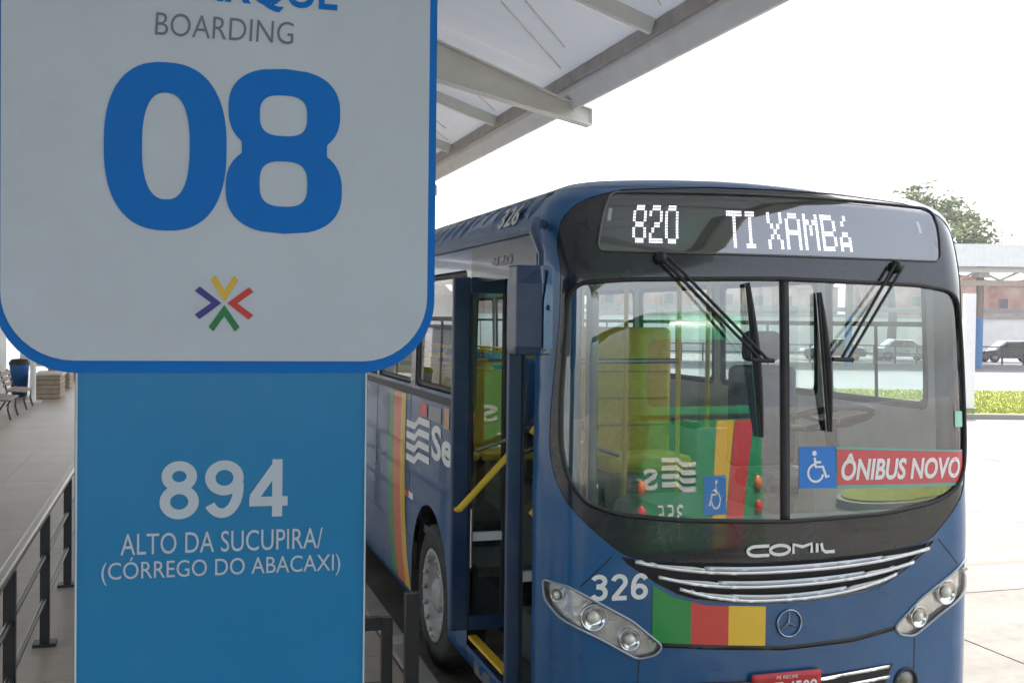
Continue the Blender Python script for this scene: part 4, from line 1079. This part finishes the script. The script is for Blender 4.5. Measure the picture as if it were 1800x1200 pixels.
# rear view: image side of -X is the viewer's right
def gsurf(off): return SG.on(off)
patch_on('bumper', [(-1.3, .31), (1.3, .31), (1.3, .55), (-1.3, .55)], [], .12, M_BLKM, gbus, .03, sh=SG)
patch_on('belt_trim', [(-1.2, 1.88), (1.2, 1.88), (1.2, 1.93), (-1.2, 1.93)], [], .12, M_DARK, gbus, .004, sh=SG)
def gs(x): return x-GX
patch_on('colour_stripe', [(gs(4.98), .56), (gs(5.22), .56), (gs(5.46), 1.86), (gs(5.12), 1.86)], [], .12, M_GOLD, gbus, .003, sh=SG)
patch_on('colour_stripe', [(gs(5.24), .56), (gs(5.55), .56), (gs(5.86), 1.86), (gs(5.48), 1.86)], [], .12, M_RED, gbus, .003, sh=SG)
def gtext(body, xa, xb, za, zb, bold=0.):
    text('lettering', body, (0, za, 1, zb), lambda x, y: gsurf(.006)(gs(xa+(xb-xa)*x), y), M_WHITE, gbus, bold)
gtext('Sei', 4.05, 3.42, 1.12, 1.34, .03)
digits('lettering', '355', (0, .78, 1, .98), lambda x, y, l: gsurf(.006+l)(gs(4.50-.47*x), y), M_WHITE, gbus, .15, .16)
bars(lambda x, z: gsurf(.006)(gs(x), z), 4.72, -.60, 1.06, .085, 4, M_WHITE, gbus)
stg = patch_on('accessibility_sticker', [(gs(4.86), .86), (gs(5.28), .86), (gs(5.28), 1.24), (gs(4.86), 1.24)], [], .12, M_STKB, gbus, .006, sh=SG)
wheelchair(lambda x, z: gsurf(.009)(gs(x), z), 5.07, 1.05, .30, M_WHITE, stg, flip=-1)
for sx in (-1, 1):
    for z, m_ in ((1.14, mat('amber lamp', (.85, .20, .03), .25, coat=1, var=.1)), (.90, mat('red lamp', (.65, .03, .03), .25, coat=1, var=.1))):
        c_ = SG.at(sx*1.08, z); MB().lathe(c_, SG.n(sx*1.08, z), [(.075, 0), (.078, .02), (.06, .035), (0, .045)], 20).build('tail_lamp', m_, gbus)
for v in (2.6, 8.4):
    for sg in (-1, 1):
        MB().lathe((GX+sg*1.12, GY-v, .5), (sg, 0, 0), [(0, -.1), (.29, -.1), (.48, -.12), (.50, -.08), (.50, .08), (.47, .13), (.3, .13), (.28, .06), (0, .05)], 28).build('wheel', M_TYRE, gbus)

# ================================================================== FAR RIGHT SIDE
# second platform canopy across the road
fc = thing('far_canopy', FR(30, 64, 0), 'white roofed canopy on blue footed columns across the road', 'canopy')
def fbox(q0, q1, d0, d1, z0_, z1_): return MB().prism([(q0, d0), (q1, d0), (q1, d1), (q0, d1)], lambda x, y, z: FR(x, y, z), z0_, z1_)
fbox(4, 60, 62.0, 62.3, 5.75, 7.0).build('fascia', M_OFFW, fc)
fbox(4, 60, 62.3, 74, 6.2, 6.4).build('roof_sheet', M_OFFW, fc)
fbox(4, 60, 62.6, 62.9, 5.45, 5.72).build('edge_beam', M_CREAM, fc)
fbox(4, 60, 63.7, 64.0, 4.75, 5.05).build('truss_chord', mat('sun bleached beam', (.50, .46, .38), .7, var=.1), fc)
for k in range(24):
    q = 4+2.4*k
    MB().bar(FR(q, 63.85, 5.05), FR(q+1.2, 63.85, 5.6), .12, .12).bar(FR(q+1.2, 63.85, 5.6), FR(q+2.4, 63.85, 5.05), .12, .12).build('truss_web', M_CREAM, fc)
fbox(4, 60, 64.2, 64.4, 3.15, 3.42).build('tie_beam', mat('grey tie beam', (.34, .33, .32), .7, var=.1), fc)
for q in (4.5, 12.0, 19.4, 26.95, 34.5, 42, 49.5):
    p = FR(q, 64, 0)
    c = MB().tube([(p.x, p.y, 2.9), (p.x, p.y, 5.9)], .21, 14).build('column', mat('brown grey column', (.24, .19, .15), .8, var=.15), fc)
    MB().tube([(p.x, p.y, -.01), (p.x, p.y, 2.9)], .20, 14).build('blue_foot', mat('column blue paint', (.05, .20, .42), .6, var=.25), c)
    MB().box((p.x, p.y, 5.35), (.7, .7, .3)).build('capital', M_OFFW, c)
# white pylon beside the bus
py = thing('white_pylon', FR(12.32, 29.9, .13), 'slim white pylon standing on the grass island beside the bus', 'pylon')
fbox(12.17, 12.45, 29.8, 30.0, .13, 3.3).build('shaft', mat('pylon white', (.78, .77, .79), .5, var=.04), py)
fbox(12.11, 12.51, 29.74, 30.06, .12, .22).build('base', M_KERB, py)
# boundary wall and brick houses behind
wl = thing('boundary_wall', FR(40, 90, 0), 'long white rendered wall with grey coping behind the parked cars', 'wall')
fbox(-20, 90, 90, 90.3, -.01, 3.0).build('wall_face', M_WALLW, wl)
fbox(-20, 90, 89.9, 90.4, 3.0, 3.25).build('coping', mat('grey coping', (.30, .29, .28), .8, var=.1), wl)
def brickmat():
    m = bpy.data.materials.new('weathered brick'); m.use_nodes = True; t = m.node_tree; b = t.nodes['Principled BSDF']
    n = t.nodes.new('ShaderNodeTexNoise'); n.inputs['Scale'].default_value = .5; n.inputs['Detail'].default_value = 8
    tc = t.nodes.new('ShaderNodeTexCoord'); t.links.new(tc.outputs['Object'], n.inputs[0])
    r = t.nodes.new('ShaderNodeValToRGB'); r.color_ramp.elements[0].position = .35; r.color_ramp.elements[1].position = .68
    r.color_ramp.elements[0].color = (.25, .09, .065, 1); r.color_ramp.elements[1].color = (.46, .33, .28, 1)
    t.links.new(n.outputs[0], r.inputs[0]); t.links.new(r.outputs[0], b.inputs['Base Color']); b.inputs['Roughness'].default_value = .9
    return m
M_BRICK = brickmat(); M_TILE = mat('red roof tile', (.30, .10, .065), .8, var=.3, scale=1.5)
hs = [(-6, 9, 118, 6.4), (8, 15, 112, 7.4), (24, 10, 116, 6.2), (36, 12, 112, 7.0), (50, 11, 117, 6.6), (63, 13, 113, 7.6)]
for i, (q, wd, d, h) in enumerate(hs):
    lab = ['leftmost brick house beyond the white wall, behind the bus', 'brick house behind the bus, second from the left beyond the wall', 'brick house beyond the wall, third from the left', 'weathered red brick house right of the tree, beyond the white wall', 'brick house at the right edge beyond the parked cars', 'farthest right brick house beyond the white wall'][i]
    hsn = thing('brick_house', FR(q+wd/2, d, 0), lab, 'house', 'brick houses beyond the wall')
    fbox(q, q+wd, d, d+8, -.01, h).build('wall', M_BRICK, hsn)
    MB().prism([(q-.4, h-.05), (q+wd+.4, h-.05), (q+wd/2, h+1.1)], lambda x, z, y: FR(x, y, z), d-.4, d+8.4).build('roof', M_TILE, hsn)
    for k in range(int(wd/3)):
        wq = q+1.2+3*k
        wo = fbox(wq, wq+1.1, d-.06, d-.003, 4.2, 5.4).build('window', mat('brown window frame', (.28, .20, .16), .7, var=.1), hsn)
        fbox(wq+.1, wq+1.0, d-.08, d-.061, 4.3, 5.3).build('pane', mat('dark pane', (.03, .035, .04), .2, var=.1), wo)
# far fence in front of the cars
ff = thing('far_fence', FR(33, 72, 0), 'black metal fence across the road in front of the parked cars', 'fence')
for k in range(34):
    q = 8+1.35*k; p = FR(q, 70, 0)
    MB().box((p.x, p.y, .58), (.09, .09, 1.18), -YAW).build('post', M_BLKM, ff)
for z in (1.12, .62): MB().bar(FR(8, 70, z), FR(52.6, 70, z), .05, .07).build('rail', M_BLKM, ff)
# parked cars
def car(q, d, label, m_, flip=1):
    root = thing('parked_car', FR(q, d, 0), label, 'car', 'cars parked across the road')
    def P(x, z, y): return FR(q+flip*x, d+y, z)
    body = [(-2.1, .28), (-2.12, .62), (-2.0, .78), (-1.2, .90), (1.45, .92), (2.0, .86), (2.1, .6), (2.08, .28)]
    cab = [(-1.15, .90), (-.45, 1.42), (.85, 1.46), (1.55, .92)]
    def loft(poly, w0, w1):
        mb = MB(); n = len(poly); ins = .12
        cx = sum(p[0] for p in poly)/n; cz = sum(p[1] for p in poly)/n
        rows = [(-w0, .93), (-w0+ins, 1), (w0-ins, 1), (w0, .93)]
        vs = []; fs = []
        for y, k in rows:
            for x, z in poly: vs.append(P(cx+(x-cx)*k, cz+(z-cz)*k, y))
        for i in range(3):
            for j in range(n): fs.append((i*n+j, i*n+(j+1) % n, (i+1)*n+(j+1) % n, (i+1)*n+j))
        fs += [tuple(range(n)), tuple(range(3*n, 4*n))]
        return mb.add(vs, fs)
    loft(body, .86, .86).build('body', m_, root)
    cb = loft(cab, .76, .76).build('cabin', m_, root)
    gm = mat('car glass dark', (.02, .025, .03), .05, coat=1, var=0)
    for sy in (-1, 1):
        y = sy*.772
        for poly in ([(-.92, .95), (-.40, 1.36), (.12, 1.38), (.12, .95)], [(.18, .95), (.18, 1.38), (.78, 1.40), (1.30, .95)]):
            MB().add([P(x, z, y) for x, z in poly], [tuple(range(4))]).build('side_window', gm, cb)
    for x0, z0_, x1, z1_ in ((-1.10, .955, -.52, 1.39), (1.52, .955, .93, 1.42)):
        e = -.012 if x0 < 0 else .012
        MB().add([P(x0+e, z0_, -.62), P(x0+e, z0_, .62), P(x1+e, z1_, .56), P(x1+e, z1_, -.56)], [(0, 1, 2, 3)]).build('windscreen', gm, cb)
    for x in (-1.3, 1.32):
        for y in (-.80, .80):
            c_ = P(x, .31, y); wo = MB().lathe(c_, RT0.cross(Vector((0, 0, 1))), [(0, -.09), (.2, -.09), (.31, -.09), (.315, 0), (.31, .09), (.2, .09), (0, .09)], 20).build('wheel', M_TYRE, root)
            MB().lathe(c_, RT0.cross(Vector((0, 0, 1))), [(0, -.1), (.19, -.097), (.19, .097), (0, .1)], 14).build('rim', M_STEEL, wo)
    for y in (-.6, .6):
        MB().box(P(-2.08, .66, y), (.06, .3, .12), -YAW).build('headlight', M_WHITE, root)
        MB().box(P(2.04, .70, y), (.06, .25, .14), -YAW).build('tail_light', M_RED, root)
MC = [mat('car paint dark grey', (.05, .052, .055), .25, coat=1, var=.05), mat('car paint silver', (.42, .43, .44), .25, metal=.6, coat=1, var=.05), mat('car paint blue grey', (.06, .11, .19), .25, coat=1, var=.05)]
car(33.6, 75, 'dark grey car parked behind the black fence at the right edge', MC[0])
car(26.8, 76, 'silver car parked behind the black fence, beside the blue footed column', MC[1], -1)
car(21.8, 75.5, 'blue grey car seen through the bus windscreen, behind the fence', MC[2])
# ------------------------------------------------------------------ tree
M_LEAF = mat('dusty olive leaves', (.09, .125, .032), .6, var=.35, scale=1.2)
M_BARK = mat('grey brown bark', (.13, .10, .075), .9, var=.3, scale=5, bump=.5)
def tree(q, d, h0, h1, rad, label, nclump=34, seed=3):
    rnd = random.Random(seed); p = FR(q, d, 0); root = thing('tree', p, label, 'tree')
    tr = MB(); top = Vector((p.x-.3, p.y, h0-1.2))
    tr.tube([p, p+Vector((.15, 0, h0*.35)), top], [.38, .30, .22], 10)
    cl = []
    for i in range(nclump):
        a = rnd.uniform(0, 6.283); rr = rad*math.sqrt(rnd.uniform(.02, 1)); f_ = rr/rad
        z = h0 + (h1-h0)*(1-f_**2)*rnd.uniform(.35, 1) - .1*f_
        cl.append(p+Vector((rr*math.cos(a), rr*math.sin(a), z)))
    for i, c in enumerate(cl):
        if i % 2 == 0:
            mid = top.lerp(c, .5)+Vector((0, 0, -.35)); tr.tube([top-Vector((0, 0, rnd.uniform(0, .6))), mid, c], [.13, .07, .02], 6, False)
    tr.build('trunk', M_BARK, root)
    vs = []; fs = []
    for c in cl:
        cr = rnd.uniform(.75, 1.35)
        for k in range(rnd.randint(130, 230)):
            dv_ = Vector((rnd.gauss(0, 1), rnd.gauss(0, 1), rnd.gauss(0, .55)))*cr*.5; q_ = c+dv_
            s_ = rnd.uniform(.09, .20); ax = Vector((rnd.uniform(-1, 1), rnd.uniform(-1, 1), rnd.uniform(-.6, .6))).normalized(); bx = ax.orthogonal().normalized()
            bx = Matrix.Rotation(rnd.uniform(0, 6.28), 3, ax) @ bx; n = len(vs)
            vs += [tuple(q_-ax*s_*1.5), tuple(q_+bx*s_*.6), tuple(q_+ax*s_*1.5), tuple(q_-bx*s_*.6)]; fs.append((n, n+1, n+2, n+3))
    me = bpy.data.meshes.new('crown'); me.from_pydata(vs, [], fs); me.update(); link('crown', me, M_LEAF, root)
tree(27.3, 80, 8.6, 12.3, 6.5, 'spreading pale olive tree rising behind the far canopy', 64, 5)

# ================================================================== FAR LEFT SIDE OF THE PLATFORM
M_SLATW = mat('bench slat timber', (.34, .27, .22), .6, var=.25, scale=12)
def bench(x, y, rz, label):
    root = thing('platform_bench', (x, y, PZ), label, 'bench', 'slatted benches along the platform')
    mz = Matrix.Translation((x, y, PZ)) @ Matrix.Rotation(rz, 4, 'Z')
    T = lambda a, b_, c: mz @ Vector((a, b_, c))
    for k in range(4): MB().bar(T(-.75, -.2+.12*k, .44+.01*k), T(.75, -.2+.12*k, .44+.01*k), .10, .03).build('seat_slat', M_SLATW, root)
    for k in range(3): MB().bar(T(-.75, .24+.03*k, .58+.13*k), T(.75, .24+.03*k, .58+.13*k), .03, .10).build('back_slat', M_SLATW, root)
    for sx in (-.6, .6):
        MB().tube([T(sx, -.26, 0), T(sx, -.20, .22), T(sx, -.22, .42), T(sx, .18, .45), T(sx, .34, .92)], .024, 6).tube([T(sx, .34, 0), T(sx, .20, .22), T(sx, .18, .45)], .024, 6).build('leg_frame', M_BLKM, root)
bench(-3.55, 26.6, R(90), 'black legged slatted bench nearest the photographer, left edge')
bench(-3.55, 29.4, R(90), 'slatted bench farther back in front of the blue bin')
bn_ = thing('litter_bin', (-4.02, 33.5, PZ), 'blue litter bin with black lid beside a bench', 'bin')
MB().lathe((-4.02, 33.5, PZ), (0, 0, 1), [(0, .05), (.20, .05), (.25, .85), (.26, .88), (0, .88)], 18).build('drum', mat('bin blue', (.02, .12, .36), .45, var=.1), bn_)
MB().lathe((-4.02, 33.5, PZ+.885), (0, 0, 1), [(.27, 0), (.27, .06), (.2, .15), (0, .17)], 18).build('lid', M_RUB, bn_)
MB().box((-4.02, 33.5, PZ+.025), (.36, .36, .05)).build('base', M_BLKM, bn_)
M_BRN = mat('brown timber box', (.33, .255, .18), .7, var=.25, scale=5)
for k, (x, y) in enumerate(((-3.18, 33.2), (-3.3, 37.6), (-3.4, 42.0))):
    lb = ['nearest brown timber planter along the platform, white board above', 'middle brown timber planter along the platform', 'farthest brown timber planter along the platform'][k]
    r_ = thing('timber_planter', (x, y, PZ), lb, 'planter', 'brown planters along the platform')
    for j in range(5): MB().box((x, y, PZ+.07+.125*j), (.62, 1.5, .115), ch=.008).build('plank', M_BRN, r_)
    MB().box((x, y, PZ+.66), (.72, 1.6, .06), ch=.01).build('top', mat('pale seat top', (.55, .50, .42), .5, var=.1), r_)
wb = thing('notice_board', (-4.0, 36.0, PZ), 'white notice board on thin posts behind the planters', 'board')
MB().box((-3.75, 36.2, PZ+1.15), (1.15, .05, .85)).build('panel', M_OFFW, wb)
for dx in (-.5, .5): MB().tube([(-3.75+dx, 36.26, PZ), (-3.75+dx, 36.26, PZ+1.6)], .025, 8).build('post', M_STEEL, wb)
kw = thing('white_kiosk', (-6.3, 33.5, PZ), 'white kiosk with a flat roof at the left edge', 'kiosk')
MB().box((-6.0, 33.5, PZ+1.15), (2.9, 3.0, 2.3), ch=.03).build('wall', M_WALLW, kw)
MB().box((-6.0, 33.5, PZ+2.36), (3.2, 3.3, .12)).build('roof', mat('grey roof slab', (.3, .3, .3), .8), kw)
MB().box((-5.2, 31.985, PZ+1.5), (.9, .03, .7)).build('window', mat('dark pane', (.03, .035, .04), .2, var=.1), kw)
fr = thing('side_railing', (-4.6, 30.5, PZ), 'thin dark railing in front of the white kiosk', 'railing')
for k in range(4): MB().box((-6.2+.62*k, 30.6, PZ+.5), (.05, .05, 1.0)).build('post', M_BLKM, fr)
for z in (1.0, .66): MB().bar((-6.22, 30.6, PZ+z), (-4.32, 30.6, PZ+z), .04, .05).build('rail', M_BLKM, fr)

# ================================================================== HAZE
M_HAZE = bpy.data.materials.new('bright haze'); M_HAZE.use_nodes = True
t = M_HAZE.node_tree; t.nodes.remove(t.nodes['Principled BSDF'])
pv = t.nodes.new('ShaderNodeVolumePrincipled'); pv.inputs['Color'].default_value = (.96, .97, 1, 1); pv.inputs['Density'].default_value = .0008; pv.inputs['Anisotropy'].default_value = .35
t.links.new(pv.outputs[0], t.nodes['Material Output'].inputs['Volume'])
hz_ = MB().box((0, 100, 6.5), (1420, 1620, 16)).build('haze', M_HAZE)
tag(hz_, 'thin bright haze paling the far side of the terminal', 'haze', kind='stuff')
